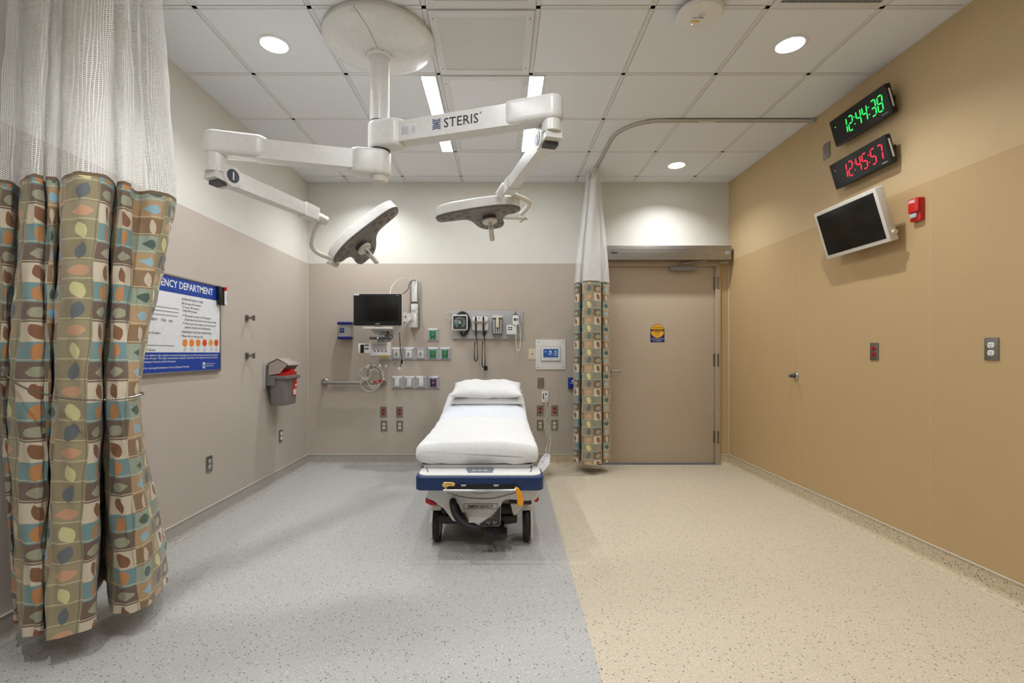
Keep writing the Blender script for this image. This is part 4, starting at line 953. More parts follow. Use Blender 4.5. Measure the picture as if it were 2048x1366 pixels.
B().prism(rrect(.165, .055, .02), wf(0, 0, .045), .03, .065, .010).build('cradle', M['white'], t)
b = B(); b.prism(rrect(.010, .010, .001), wf(-.008, -.0655, .058), 0, .001); b.build('emblem', M['blue'], t)
b = B(); b.text('WelchAllyn', .005, wf(0.002, -.066, .056), .026); b.build('lettering', M['blue'], t)
hd0 = None
for px, lab, dx in ((952.5, 'left black instrument handle hanging with its coiled cord', 0), (967.5, 'right black instrument handle hanging with its coiled cord', 0)):
    h = thing('instrument_handle', lab, 'medical instrument', (WX(px), YD - .075, WZ(640)))
    B().lathe([(0, .03), (.007, .028), (.009, .01), (.0085, -.018), (.0, -.02)], (0, 0, 0), (0, 0, 1), 18).build('head', M['black'], h)
    B().cyl((0, 0, -.018), (0, 0, -.045), .010, seg=18, bev=.002).build('metal_collar', M['steel'], h)
    B().cyl((0, 0, -.045), (.003, 0, -.17), .0095, .008, seg=18, bev=.002).build('grip', M['black'], h)
    if px > 960: B().prism([(-.012, -.14), (.03, -.115), (.032, -.14), (.012, -.185), (-.004, -.175)], wf(), -.01, .012, .004).build('speculum_head', M['black'], h)
    zz = WZ(738 if px > 960 else 726) - WZ(640) ; x_l = -.017; pts = []
    n = 46; zs, ze = -.17, zz + .02
    # coiled cord: down one side, up the other
    base = spline([Vector((.004, 0, zs)), Vector((.012, 0, -.24)), Vector((.018, 0, (zs + ze) / 2 - .08)), Vector((.014, 0, ze + .02)), Vector((.001, 0, ze)), Vector((-.013, 0, ze + .02)), Vector((-.014, 0, (zs + ze) / 2 - .06)), Vector((-.010, .01, -.26)), Vector((-.012, .03, -.24))], 60)
    for i, p in enumerate(base): pts.append(p + Vector((math.cos(i * 1.15) * .0042, math.sin(i * 1.15) * .0042, 0)))
    B().tube(pts, .0026, seg=5, smooth=1).build('coiled_cord', M['rubber'], h)
b = B(o=(WX(971), YD, WZ(735))); b.tube([(WX(970), YD - .03, WZ(726)), (WX(971), YD - .03, WZ(732))], .004, smooth=1); b.box((WX(971.5), YD - .03, WZ(736)), (.04, .025, .05), .005)
tag(b.build('cord_plug', M['black']), 'small black plug dangling under the right coiled cord', 'plug')
t = thing('specula_dispenser', 'smoky dispenser holding columns of ear specula with a white top', 'dispenser', (WX(995), YD, WZ(653)))
B().box((0, -.03, 0), (.10, .06, .19), .006).build('case', mat('smoky_plastic', (86, 82, 78), .25), t)
b = B()
for k in (-.036, -.012, .012, .036): b.cyl((k, -.062, -.08), (k, -.062, .07), .0085, seg=14)
b.build('specula_columns', M['ltgrey'], t)
B().box((0, -.036, .100), (.104, .075, .030), .005).build('top_cap', M['offwhite'], t)
b = B(); b.box((-.0, -.078, .035), (.028, .018, .10), .003); b.build('chute_label', M['ivory'], t)
t = thing('thermometer', 'white digital wall thermometer with probe and looped cord', 'thermometer', (WX(1026), YD, WZ(650)))
B().prism([(x, z) for x, z in rrect(.11, .10, .012)], wf(-.015, 0, -.055), 0, .07, .008).build('holder', M['white'], t)
B().prism([(x, z) for x, z in rrect(.068, .105, .02)], wf(.025, 0, .045), .03, .085, .008).build('body', M['white'], t)
b = B(); b.box((.018, -.0862, .052), (.026, .002, .026)); b.box((.044, -.0862, .052), (.010, .002, .026)); b.build('display', M['dkgrey'], t)
b = B()
for x in (-.045, -.02):
    for z in (-.03, -.052): b.box((x, -.0712, z), (.02, .002, .012), .001)
b.build('buttons', M['dkgrey'], t)
b = B(); b.box((.025, -.03, .105), (.07, .05, .024), .004); b.build('probe_cap', M['ltgrey'], t)
b = B(); b.box((.008, -.056, .108), (.022, .003, .008)); b.box((.04, -.056, .108), (.014, .003, .008)); b.cyl((.026, -.06, .08), (.026, -.06, .135), .005, seg=10); b.build('probe', M['dkgrey'], t)
b = B(); b.tube([(.026, -.088, -.005), (.028, -.09, -.08), (.028, -.08, -.2), (.034, -.07, -.262), (.052, -.07, -.28), (.07, -.06, -.255), (.076, -.05, -.16), (.072, -.04, -.04), (.06, -.035, .02)], .0038, smooth=8, seg=10); b.build('cord', M['white'], t)

# ------------------------------------------------------------------ touchscreen panel, call jack, blue box
t = thing('touch_panel', 'square white wall panel with a small lit blue touchscreen', 'control panel', (WX(1101), YB, WZ(709)))
B().prism(rrect(.322, .322, .008), wf(), 0, .01, .002).build('backing_plate', M['white'], t)
for sx in (-1, 1):
    for sz_ in (-1, 1): b = B(); b.cyl((sx * .136, -.0095, sz_ * .136), (sx * .136, -.012, sz_ * .136), .005, seg=12); b.build('screw', M['dkgrey'], t)
B().prism(rrect(.205, .150, .008), wf(0, -.010, .008), 0, .016, .004).build('bezel', M['signw'], t)
B().prism(rrect(.210, .155, .008), wf(0, -.0098, .008), 0, .004, .001).build('shadow_frame', M['dkgrey'], t)
sc = B().prism(rrect(.158, .09, .002), wf(0, -.026, .014), 0, .001).build('screen', M['screenb'], t)
b = B()
for s_, x, z, wd, hh in (('72', -.005, .012, .03, .022), ('SET 71', -.005, -.006, .04, .009), ('ON', .05, .022, .024, .012), ('OFF', .052, .0, .028, .011), ('MENU', .05, -.018, .036, .006), ('FAN', -.055, .018, .02, .007), ('A', -.005, -.02, .012, .008)):
    b.text(s_, hh, wf(x, -.0272, z + .008), wd, 'CENTER')
b.build('screen_marks', M['screenw'], sc)
b = B(); b.text('PRICE', .006, wf(0, -.0265, -.052), .045, 'CENTER'); b.build('lettering', M['ink'], t)
t = thing('nurse_call_station', 'small white nurse call jack with a plugged-in cord beside the red outlets', 'nurse call', (WX(1090), YB, WZ(793.5)))
B().prism(rrect(.072, .122, .006), wf(), 0, .012, .003).build('faceplate', M['white'], t)
b = B(); b.box((-.018, -.0125, .005), (.010, .003, .06)); b.cyl((.010, -.012, .03), (.010, -.016, .03), .009, seg=18); b.build('jack', M['ink'], t)
b = B(); b.box((.008, -.02, -.02), (.024, .018, .05), .004); b.cyl((.008, -.022, -.04), (.006, -.03, -.085), .010, .007, seg=14); b.build('plug', M['offwhite'], t)
b = B(o=(WX(1090), YB, WZ(800))); b.tube([(WX(1091), YB - .03, WZ(808)), (WX(1094), YB - .03, WZ(825)), (WX(1090), YB - .04, WZ(836)), (WX(1087), YB - .05, WZ(842)), (WX(1092), YB - .06, WZ(860)), (WX(1098), YB - .08, WZ(878)), (WX(1101), YB - .08, WZ(868)), (WX(1096), YB - .07, WZ(852)), (WX(1089), YB - .06, WZ(838))], .0035, smooth=8)
b.tube([(WX(1089), YB - .05, WZ(838)), (WX(1099), YB - .10, WZ(876)), P(1099, 895, 5.0), P(1097, 910, 4.9), P(1088, 922, 4.7)], .0035, smooth=8)
b.tube([(WX(1087), YB - .05, WZ(842)), (WX(1093), YB - .10, WZ(880)), P(1092, 900, 5.0), P(1094, 912, 4.85)], .0035, smooth=8)
tag(b.build('call_cord', M['cable']), 'grey call cord looping down the back wall to the right of the bed', 'cable')
# printed tag/bag hanging on the cord beside the bed
b = B(o=P(1088, 925, 4.6)); A = [P(1091, 908, 4.75), P(1101, 911, 4.75), P(1099, 928, 4.6), P(1086, 944, 4.45), P(1074, 938, 4.4), P(1080, 922, 4.6)]
cc = sum((Vector(p) for p in A), Vector()) / 6; 
f_ = [b.bm.verts.new(p) for p in A]; g_ = [b.bm.verts.new(p + Vector((0, .02, .004))) for p in A]; vc = b.bm.verts.new(cc + Vector((0, -.02, 0))); vd = b.bm.verts.new(cc + Vector((0, .035, 0)))
for k in range(6): b.bm.faces.new((f_[k], f_[(k + 1) % 6], vc)); b.bm.faces.new((g_[k], g_[(k + 1) % 6], vd)); b.bm.faces.new((f_[k], f_[(k + 1) % 6], g_[(k + 1) % 6], g_[k]))
bag = tag(b.build('instruction_tag', M['signw'], smooth=60), 'crumpled white printed tag hanging on the cord beside the bed', 'tag')
b = B(o=P(1088, 925, 4.6)); 
for k in range(5):
    s_ = cc + Vector((-.03 + k * .012, -.026, -.055 + k * .030)); U_ = Vector((.75, 0, .55)).normalized(); V_ = Vector((-.55, 0, .75)).normalized()
    b.text('CALL NURSE', .011, (s_ - U_ * .02, U_, V_, Vector((0, -1, 0))), .055, 'CENTER')
b.build('print', M['ink'], bag)
t = thing('sanitizer_box', 'small blue wall box peeking out from behind the far curtain', 'dispenser', (WX(1144), YB, WZ(766)))
B().prism(rrect(.09, .118, .006), wf(), 0, .03, .004).build('box', mat('cobalt_plastic', (24, 48, 140), .4), t)
b = B(); b.text('NVRH', .014, wf(0.0, -.0305, -.005), .05, 'CENTER'); b.cyl((.004, -.03, .025), (.004, -.0312, .025), .012, seg=18); b.build('emblem', M['wink'], t)

# ------------------------------------------------------------------ left wall: sign, hooks, sharps bin
y0_, y1_ = 2.665, LY(437); zs0, zs1 = LZ(437, 742), LZ(437, 572)
yc_ = (y0_ + y1_) / 2; zc_ = (zs0 + zs1) / 2; sw, sh = y1_ - y0_, zs1 - zs0
sg = thing('information_board', 'framed white and blue emergency department information board on the left wall', 'sign', (XL, yc_, zs0), LEFT)
def lx(d): return d - yc_
def lz(z): return z - zs0
B().box((0, -.008, sh / 2), (sw - .012, .012, sh - .012)).build('panel', M['signw'], sg)
b = B()
for z in (.007, sh - .007): b.box((0, -.010, z), (sw, .020, .014), .003)
for x in (-sw / 2 + .005, sw / 2 - .005): b.box((x, -.010, sh / 2), (.010, .0195, sh - .028), .002)
b.build('frame', M['alu'], sg)
zb1, zb2 = lz(LZ(437, 602.5)), lz(LZ(437, 705))
B().box((0, -.0146, (sh - .014 + zb1) / 2), (sw - .02, .001, sh - .014 - zb1)).build('title_band', M['signb'], sg)
B().box((0, -.0146, (zb2 + .014) / 2), (sw - .02, .001, zb2 - .014)).build('footer_band', M['signb'], sg)
def sf(d, z): return wf(lx(d), -.0152, lz(z))
b = B(); b.text('EMERGENCY DEPARTMENT', .046, sf(2.735, 1.612), LY(421.5) - 2.735, bold=.012)
zf = lambda px, py: LZ(px, py)
for i, (s_, py, we) in enumerate((('We strive to deliver safe, patient-centered emergency care that moves beyond the standard', 712.5, LY(433)), ('of excellence of care. Through compassion, respect, expertise, and urgency, we are honored', 718.5, LY(432)), ('to serve Northeastern Vermont and New Hampshire.', 725.5, LY(349)), ('Thank you for choosing Northeastern Vermont Regional Hospital.', 738.0, LY(376)))):
    st_ = 2.70; b.text(s_, .0125, sf(st_, zf(300, py) - .0), we - st_ - .01)
b.text('Northeastern Vermont', .009, sf(LY(408.5), 1.122), .10); b.text('Regional Hospital', .009, sf(LY(408.5), 1.107), .082)
b.prism([(-.013, -.02), (.013, -.02), (.013, .02), (-.013, .02)], wf(lx(LY(403.5)), -.0152, lz(1.115)), 0, .0005)
b.build('white_lettering', M['wink'], sg)
B().prism([(-.006, -.012), (.006, -.012), (.006, .012), (-.006, .012)], wf(lx(LY(403.5)), -.0158, lz(1.113)), 0, .0004).build('hospital_emblem', M['signb'], sg)
b = B(); X0 = LY(359.5)
for s_, py, pe_ in (('ESTIMATED RESULT TIMES', 600, 402), ('Blood tests 90 minutes', 608, 397.5), ('CT Scan 120 minutes', 615.5, 394), ('X-Ray 90 minutes', 622.5, 389.5), ('MANAGING YOUR PAIN IS IMPORTANT.', 665.5, 419.5), ('Please tell us how you feel:', 673.5, 402)):
    b.text(s_, .0145, sf(X0, LZ(359.5, py)), LY(pe_) - X0)
X1 = LY(365)
for s_, py, pe_ in (('Please plan to stay in the Emergency', 633, 417), ('Department for at least 3 hours for most visits.', 640.5, 429), ('Please stay in your exam room to protect all', 648.5, 427), ('patients\' privacy and confidentiality.', 656, 417)):
    b.text(s_, .0145, sf(X1, LZ(365, py)), LY(pe_) - X1)
for py in (630.5, 646): b.prism(circ(.004, 10), sf(X1 - .015, LZ(365, py)), 0, .0004)
for py, pe_ in ((614.5, 353), (621.5, 352.5), (629, 351.5), (691.5, 344)):
    q = LY(pe_); zl = LZ(pe_, py + 4.0 if py < 640 else py); b.box((lx((2.72 + q) / 2), -.0154, lz(zl)), (q - 2.72, .0004, .0022))
b.text('NEEDED?', .015, sf(LY(310) - .115, LZ(310, 641)), .115); b.text('YES', .015, sf(LY(317), LZ(317, 642)), .045); b.text('NO', .015, sf(LY(333), LZ(333, 644)), .035)
b.text('Discharge Orders', .015, sf(LY(316) - .19, LZ(316, 668.5)), .19); b.text('NVRH Guest', .015, sf(LY(306) - .13, LZ(306, 702)), .13)
for px in (365.5, 379, 392, 405, 418.5, 428.5):
    q = lx(LY(px)); z = lz(LZ(px, 699))
    for dx, dz, w1, h1 in ((-.007, 0, .0012, .018), (.007, 0, .0012, .018), (0, .009, .015, .0012), (0, -.009, .015, .0012)): b.box((q + dx, -.0154, z + dz), (w1, .0004, h1))
b.build('lettering', M['ink'], sg, smooth=0)
for i, px in enumerate((365.5, 379, 392, 405, 417.5, 428.5)):
    q = wf(lx(LY(px)), -.0152, lz(LZ(px, 685.5))); r_ = .0245
    fc = B().prism(circ(r_, 28), q, 0, .0006).build('pain_face', M[['smile', 'smile', 'smile', 'smile3', 'smile2', 'smile3'][i]], sg)
    b = B(); o_ = Vector(q[0]) - Vector((0, .0008, 0))
    for s_ in (-1, 1): b.prism([(s_ * .008 + .0025 * math.cos(a / 8 * 6.28), .006 + .004 * math.sin(a / 8 * 6.28)) for a in range(8)], (o_, (1, 0, 0), (0, 0, 1), (0, -1, 0)), 0, .0003)
    cv_ = [.009, .003, -.002, -.006, -.008, -.004][i]
    for k in range(6):
        u0, u1 = -.010 + k * .00333, -.010 + (k + 1) * .00333; f = lambda u: -.010 - cv_ * (1 - (u / .010) ** 2) + (.0 if cv_ > 0 else -.0)
        b.prism([(u0, f(u0)), (u1, f(u1)), (u1, f(u1) + .002), (u0, f(u0) + .002)], (o_, (1, 0, 0), (0, 0, 1), (0, -1, 0)), 0, .0003)
    b.build('face_features', M['ink'], fc, smooth=0)
t = thing('marker_holder', 'black dry-erase marker holder with a red top on the right edge of the board', 'marker holder', (XL + .0195, LY(434.5), LZ(434.5, 592)), LEFT)
B().box((0, -.009, 0), (.078, .018, .135), .006).build('holder', M['black'], t)
B().cyl((.026, -.026, -.06), (.026, -.026, .04), .009, seg=18, bev=.002).build('marker', M['wink'], t)
B().cyl((.026, -.026, .04), (.026, -.026, .066), .010, seg=18, bev=.003).build('marker_cap', M['red'], t)
b = B(); b.text('EXPO', .010, ((.026 + .004, -.0354, -.03), (0, 0, 1), (-1, 0, 0), (0, -1, 0)), .05); b.build('lettering', M['ink'], t)
for py, lab in ((636, 'upper small steel bracket on the left wall beside the board'), (711.5, 'lower small steel bracket on the left wall beside the board')):
    t = thing('wall_bracket', lab, 'bracket', (XL, LY(493), LZ(493, py)), LEFT)
    B().box((0, -.004, 0), (.045, .008, .05), .002).build('plate', M['steel'], t)
    b = B(); b.box((.0, -.03, 0), (.022, .05, .020), .003); b.box((0, -.058, .0), (.03, .012, .044), .003); b.build('prong', M['steel'], t)
# sharps container: local x along wall (away from viewer), -y into room
yA, yB_ = 4.20, 4.47; zb_ = .735
t = thing('sharps_bin', 'grey wall-mounted sharps bin with open translucent lid and red insert', 'sharps container', (XL, 4.36, .735), LEFT)
B().box((-.155, -.008, .27), (.012, .016, .24), .002).build('mount_edge', M['ltgrey'], t)
B().box((0, -.006, .27), (.29, .012, .18), .003).build('wall_plate', M['bin'], t)
b = B(); b.prism(rrect(.225, .15, .03), ((0, -.105, 0), (1, 0, 0), (0, 1, 0), (0, 0, 1)), 0, .245, .012, 3, 1, 1.10); b.build('bin', M['bin'], t)
b = B(); b.prism(rrect(.275, .20, .025), ((0, -.11, .235), (1, 0, 0), (0, 1, 0), (0, 0, 1)), 0, .03, .006); b.box((-.13, -.05, .215), (.012, .08, .08), .003); b.box((.13, -.05, .215), (.012, .08, .08), .003); b.build('rim', M['bin'], t)
for x in (-.10, .05): B().box((x, -.214, .25), (.02, .012, .034), .002).build('latch', M['bin'], t)
mred = mat('translucent_red', (214, 20, 14), .2, alpha=.9)
b = B(); b.prism([(-.11, 0), (.11, 0), (.12, .03), (.06, .04), (.05, .065), (-.02, .06), (-.04, .04), (-.11, .03)], ((0, -.12, .262), (1, 0, 0), (0, 0, 1), (0, -1, 0)), -.05, .06, .01); b.build('insert', mred, t)
b = B(); lid = [(0, 0), (.012, .11), (.10, .155), (.19, .105), (.195, .09), (.10, .135), (.03, .10), (.02, 0)]
b.prism([(-u_, v_) for u_, v_ in lid], ((0, -.012, .265), (0, 1, 0), (0, 0, 1), (1, 0, 0)), -.13, .13, .004); 
for x in (-.13, .122): b.prism([(-u_, v_) for u_, v_ in ((0, 0), (.012, .11), (.10, .155), (.19, .105), (.12, .02))], ((x, -.012, .265), (0, 1, 0), (0, 0, 1), (1, 0, 0)), 0, .006)
b.build('lid', mat('translucent_lid', (186, 172, 162), .2, alpha=.8), t)
lb = B().prism(rrect(.085, .15, .003), wf(.048, -.1865, .155), 0, .002).build('biohazard_label', mat('hazard_orange_red', (196, 56, 32), .4), t)
b = B(); b.prism(rrect(.066, .045, .002), wf(.048, -.1890, .112), 0, .0005); b.prism(rrect(.03, .02, .002), wf(.070, -.1890, .17), 0, .0005); b.build('label_patch', M['wink'], lb)
b = B(); b.text('SHARPS', .010, wf(.048, -.1897, .118), .056, 'CENTER'); b.text('BIOHAZARD', .008, wf(.048, -.1890, .195), .062, 'CENTER'); b.text('III IIII', .012, wf(.048, -.1897, .098), .05, 'CENTER'); b.build('lettering', M['ink'], lb)

# ------------------------------------------------------------------ right wall: clocks, monitor, fire alarm, bumper
SEG = {'0': 'abcdef', '1': 'bc', '2': 'abged', '3': 'abgcd', '4': 'fgbc', '5': 'afgcd', '6': 'afgcde', '7': 'abc', '8': 'abcdefg', '9': 'abfgcd'}
def clock(ztop, zbot, digits, mled, label):
    xt, xb = XR - 2.350, XR - 2.400      # face distance from wall, top and bottom
    yc = (2.943 + 3.44) / 2; Wc = 3.44 - 2.943
    t = thing('digital_clock', label, 'clock', (XR, yc, zbot), RIGHT)
    hh = ztop - zbot; A = Vector((0, -xb, 0)); Vv = Vector((0, -(xt - xb), hh)); Lh = Vv.length; Vv.normalize(); Uu = Vector((1, 0, 0)); Nn = Uu.cross(Vv) 
    if Nn.y > 0: Nn = -Nn
    c_ = A + Vv * Lh / 2; fr_ = (c_, Uu, Vv, Nn)
    b = B(); b.prism(rrect(Wc, Lh, .006, 2), fr_, -.035, 0, .003); 
    b.prism(rrect(Wc - .03, Lh - .03, .006, 2), fr_, -.062, -.033, 0, 2, .9, 1); b.build('case', M['black'], t)
    b = B(); b.prism(rrect(Wc - .10, Lh * .5, .006, 2), ((0, 0, hh / 2), (1, 0, 0), (0, 0, 1), (0, -1, 0)), 0, .06); b.build('wall_mount', M['black'], t)
    b = B(); b.prism(rrect(Wc - .016, Lh - .016, .004, 2), fr_, 0, .001); b.build('lens', M['glass'], t)
    cw, chh, th = .036, .092, .0075; x = -.140; sl_ = .16
    def pt(u, v): return (u + v * sl_, v)
    for chx in digits:
        b = B()
        if chx == ':':
            for v in (-.022, .022): b.prism([pt(x + .004 * math.cos(q * .785), v + .004 * math.sin(q * .785)) for q in range(8)], fr_, .001, .002)
            x += .018; b.build('colon', mled, t, smooth=0); continue
        for sgm in SEG[chx]:
            hz = {'a': chh / 2, 'g': 0, 'd': -chh / 2}.get(sgm)
            if hz is not None:
                p = [(x + .005, hz), (x + .005 + th / 2, hz + th / 2), (x + cw - .005 - th / 2, hz + th / 2), (x + cw - .005, hz), (x + cw - .005 - th / 2, hz - th / 2), (x + .005 + th / 2, hz - th / 2)]
            else:
                xx = x + (cw if sgm in 'bc' else 0); z0, z1_ = ((.003, chh / 2 - .003) if sgm in 'bf' else (-chh / 2 + .003, -.003))
                p = [(xx, z0), (xx + th / 2, z0 + th / 2), (xx + th / 2, z1_ - th / 2), (xx, z1_), (xx - th / 2, z1_ - th / 2), (xx - th / 2, z0 + th / 2)]
            b.prism([pt(*q) for q in p], fr_, .001, .002)
        b.build('digit', mled, t, smooth=0); x += cw + .018
    b = B(); b.prism(circ(.0035, 10, -Wc / 2 + .045, .035), fr_, .001, .002)
    b.build('indicator_dot', mled, t, smooth=0)
    b = B(); b.text('SAPLING', .007, (c_ + Uu * (Wc / 2 - .075) - Vv * (Lh / 2 - .018), Uu, Vv, Nn), .045, ext=.0015); b.build('lettering', M['wink'], t)
    b = B(); q = c_ + Uu * (Wc / 2 + .0008) - Nn * .017; b.prism([(-.006, -.055), (.006, -.055), (.006, .06), (-.006, .06)], (q, Nn, Vv, Uu), 0, .0006); b.build('side_label', M['signw'], t)
    return t
zt1 = H + 461 / F * 3.44; zb1_ = H + 411 / F * 3.44; zt2 = H + 374 / F * 3.44; zb2_ = H + 326 / F * 3.44
clock(zt1, zb1_, '12:44:38', M['ledg'], 'black digital clock showing 12:44:38 in green digits, the upper one')
clock(zt2, zb2_, '12:45:57', M['ledr'], 'black digital clock showing 12:45:57 in red digits, the lower one')
t = thing('wall_monitor', 'white-framed flat monitor tilted down on the tan right wall', 'monitor', (XR, 3.19, 1.87), RIGHT)
xt, xb, hh, Wm = XR - 2.262, XR - 2.36, 2.20 - 1.874, 3.475 - 2.905
A = Vector((0, -xb, .004)); Vv = Vector((0, -(xt - xb), hh)); Lh = Vv.length; Vv.normalize(); Uu = Vector((1, 0, 0)); Nn = Vector((0, -Vv.z, Vv.y)); c_ = A + Vv * Lh / 2; fr_ = (c_, Uu, Vv, Nn)
B().prism(rrect(Wm, Lh, .006, 3), fr_, -.050, 0, .005).build('case', M['offwhite'], t)
B().prism(rrect(Wm - .05, Lh - .05, .003, 2), fr_, 0, .0012).build('screen', M['glass'], t)
b = B(); b.box((0, -.012, .20), (.12, .024, .14), .004); b.beam((0, -.02, .20), tuple(c_ - Nn * .055), .06, .07, .006, up=(1, 0, 0)); b.build('wall_bracket', M['dkgrey'], t)
b = B(); q = c_ + Uu * (Wm / 2) - Vv * (Lh / 2 - .05) - Nn * .03; b.cyl(q, q + Uu * .018, .013, seg=20, bev=.002); b.build('side_knob', M['ivory'], t)
# fire alarm strobe
t = thing('fire_alarm', 'red fire alarm horn strobe on the tan wall right of the monitor', 'fire alarm', (XR, (2.785 + 2.849) / 2 + .004, RZ(1838, 420)), RIGHT)
B().prism(rrect(.072, .132, .006, 3), wf(), 0, .026, .004).build('base', M['red'], t)
B().prism(rrect(.068, .082, .006, 3), wf(0, 0, .025), .026, .040, .005).build('cover', M['red'], t)
b = B(); b.text('FIRE', .018, wf(-.026, -.0405, .040), .042, bold=.02); b.build('lettering', M['wink'], t)
b = B(); b.prism(rrect(.044, .026, .004), wf(-.004, -.026, -.034), 0, .012, .004)
b.build('strobe_lens', mat('strobe_clear', (200, 204, 210), .1, .3), t)
t = thing('wall_bumper', 'small round rubber door bumper with a chrome ring on the tan wall', 'door stop', (XR, RY(1593), RZ(1593, 751.5)), RIGHT)
B().lathe([(.030, 0), (.031, .008), (.024, .014), (.018, .016)], (0, 0, 0), (0, -1, 0), 28).build('ring', M['chrome'], t)
B().lathe([(.022, .012), (.017, .030), (.013, .055), (.010, .060), (0, .060)], (0, 0, 0), (0, -1, 0), 24).build('rubber_tip', M['dkgrey'], t)

# ------------------------------------------------------------------ hospital stretcher
bxc = -.142
bd = thing('hospital_stretcher', 'wheeled hospital stretcher with blue footboard tray and white sheet in the middle of the room', 'hospital bed', (bxc, 3.9, 0)); OB = Vector((bxc, 3.9, 0))
def BB(): return B(o=OB)
def bedz(y):     # top of the mattress along the bed
    if y < 3.72: return .648
    k = (y - 3.72); return .648 + .5 * k * k / .5 * .20 if k < .5 else .698 + (k - .5) * .20
def mattress(y0, y1, w, zof0, zof1, n=40, grow=0, wr=.003, endr=.05, name='mattress', m=None, parent=None):
    b = BB(); rings = []; ns = 44
    for i in range(n + 1):
        y = y0 + (y1 - y0) * (i / n)
        e = 1.0
        for q in (y - y0, y1 - y):
            if q < endr: e = min(e, .25 + .75 * math.sqrt(max(0, 1 - (1 - q / endr) ** 2)))
        zt_ = bedz(y) + zof1; zb2 = bedz(y) + zof0; zc2 = (zt_ + zb2) / 2 - .004; hz = (zt_ - zb2) / 2 * (e if e < 1 else 1); hw = w / 2 * (.94 + .06 * e) + grow
        ring = []
        for k in range(ns):
            a = 2 * math.pi * k / ns; ca, sa = math.cos(a), math.sin(a); ex = 2 / 5.0
            x = math.copysign(abs(ca) ** ex, ca) * hw; z = math.copysign(abs(sa) ** (2 / 4.0), sa) * hz
            cr = .010 * (1 - (x / hw) ** 2) * (1 if sa > 0 else 0)
            nz = wr * (math.sin(x * 23 + y * 9) * math.sin(y * 17 - x * 11) + .6 * math.sin(x * 51 + y * 23))
            fz = (wr * 2.2) * (1 if sa < .3 else .2) * math.sin(x * 34 + z * 60) * (1 if y < y0 + .1 else .4)
            ring.append(b.bm.verts.new((bxc + x, y + (fz if i < 6 else 0), zc2 + z + cr + nz)))
        rings.append(ring)
    for A_, D_ in zip(rings, rings[1:]):
        for k in range(ns): b.bm.faces.new((A_[k], A_[(k + 1) % ns], D_[(k + 1) % ns], D_[k]))
    b.bm.faces.new(rings[0][::-1]); b.bm.faces.new(rings[-1])
    return b.build(name, m or M['sheet2'], parent or bd, smooth=60)
mt = mattress(2.965, 4.88, .755, -.135, 0)
mattress(2.955, 4.02, .755, -.139, .003, n=60, grow=.004, wr=.0032, name='top_sheet', m=M['sheet'])
# pillows: things resting on the stretcher
def pillow(cx, cy, cz, w, d, h, tilt, label, sd, rz=0):
    b = B(); nu, nv = 40, 28; top = []; bot = []
    for s_, store in ((1, top), (-1, bot)):
        for j in range(nv + 1):
            row = []
            for i in range(nu + 1):
                u = -1 + 2 * i / nu; v = -1 + 2 * j / nv
                t_ = (max(0, 1 - abs(u) ** 3.2) ** .55) * (max(0, 1 - abs(v) ** 3) ** .55)
                ph = .006 * math.sin(u * 7 + v * 4 + sd) * t_ + .004 * math.sin(u * 15 - v * 8 + sd * 2) * t_
                wd = 1 - .03 * (1 - abs(v) ** 2) * abs(u) ** 4 + .012 * abs(u * v) ** 4
                row.append((u * w / 2 * wd, v * d / 2 * (1 - .04 * (1 - u * u)), s_ * h / 2 * t_ * (1 if s_ > 0 else .75) + ph + .0035 * s_))
            store.append(row)
    Tv = [[b.bm.verts.new(p) for p in r] for r in top]; Bv = [[b.bm.verts.new(p) for p in r] for r in bot]
    for j in range(nv):
        for i in range(nu):
            b.bm.faces.new((Tv[j][i], Tv[j][i + 1], Tv[j + 1][i + 1], Tv[j + 1][i])); b.bm.faces.new((Bv[j][i], Bv[j + 1][i], Bv[j + 1][i + 1], Bv[j][i + 1]))
    for i in range(nu): b.bm.faces.new((Tv[0][i], Bv[0][i], Bv[0][i + 1], Tv[0][i + 1])); b.bm.faces.new((Tv[nv][i], Tv[nv][i + 1], Bv[nv][i + 1], Bv[nv][i]))
    for j in range(nv): b.bm.faces.new((Tv[j][0], Tv[j + 1][0], Bv[j + 1][0], Bv[j][0])); b.bm.faces.new((Tv[j][nu], Bv[j][nu], Bv[j + 1][nu], Tv[j + 1][nu]))
    o = b.build('pillow', M['sheet'], smooth=70); o.location = (cx, cy, cz); o.rotation_euler = (tilt, 0, rz); return tag(o, label, 'pillow')
pillow(-.118, 4.56, .790, .67, .44, .11, R(12), 'lower white pillow of the stacked pair, directly on the bed', 1.0)
pillow(-.122, 4.54, .858, .645, .44, .135, R(11), 'upper white pillow on top of the other on the bed', 2.4, R(-1))
# litter deck and frame
b = BB(); b.box((bxc, 3.88, .500), (.70, 1.78, .018), .005); b.box((bxc, 2.99, .497), (.66, .04, .024), .006); b.build('litter_deck', M['ltgrey'], bd)
for s_ in (-1, 1):
    b = BB(); x = bxc + s_ * .365; b.box((x, 3.9, .475), (.035, 1.55, .035), .008); b.tube([(x, 3.25, .46), (x + s_ * .02, 3.27, .40), (x + s_ * .02, 3.55, .37), (x + s_ * .02, 4.2, .37), (x + s_ * .02, 4.5, .40), (x, 4.52, .46)], .014, smooth=5); b.build('side_rail', M['ltgrey'], bd)
    b = BB(); b.box((bxc + s_ * .325, 3.04, .492), (.045, .10, .035), .010); b.build('corner_bumper', M['navy'], bd)
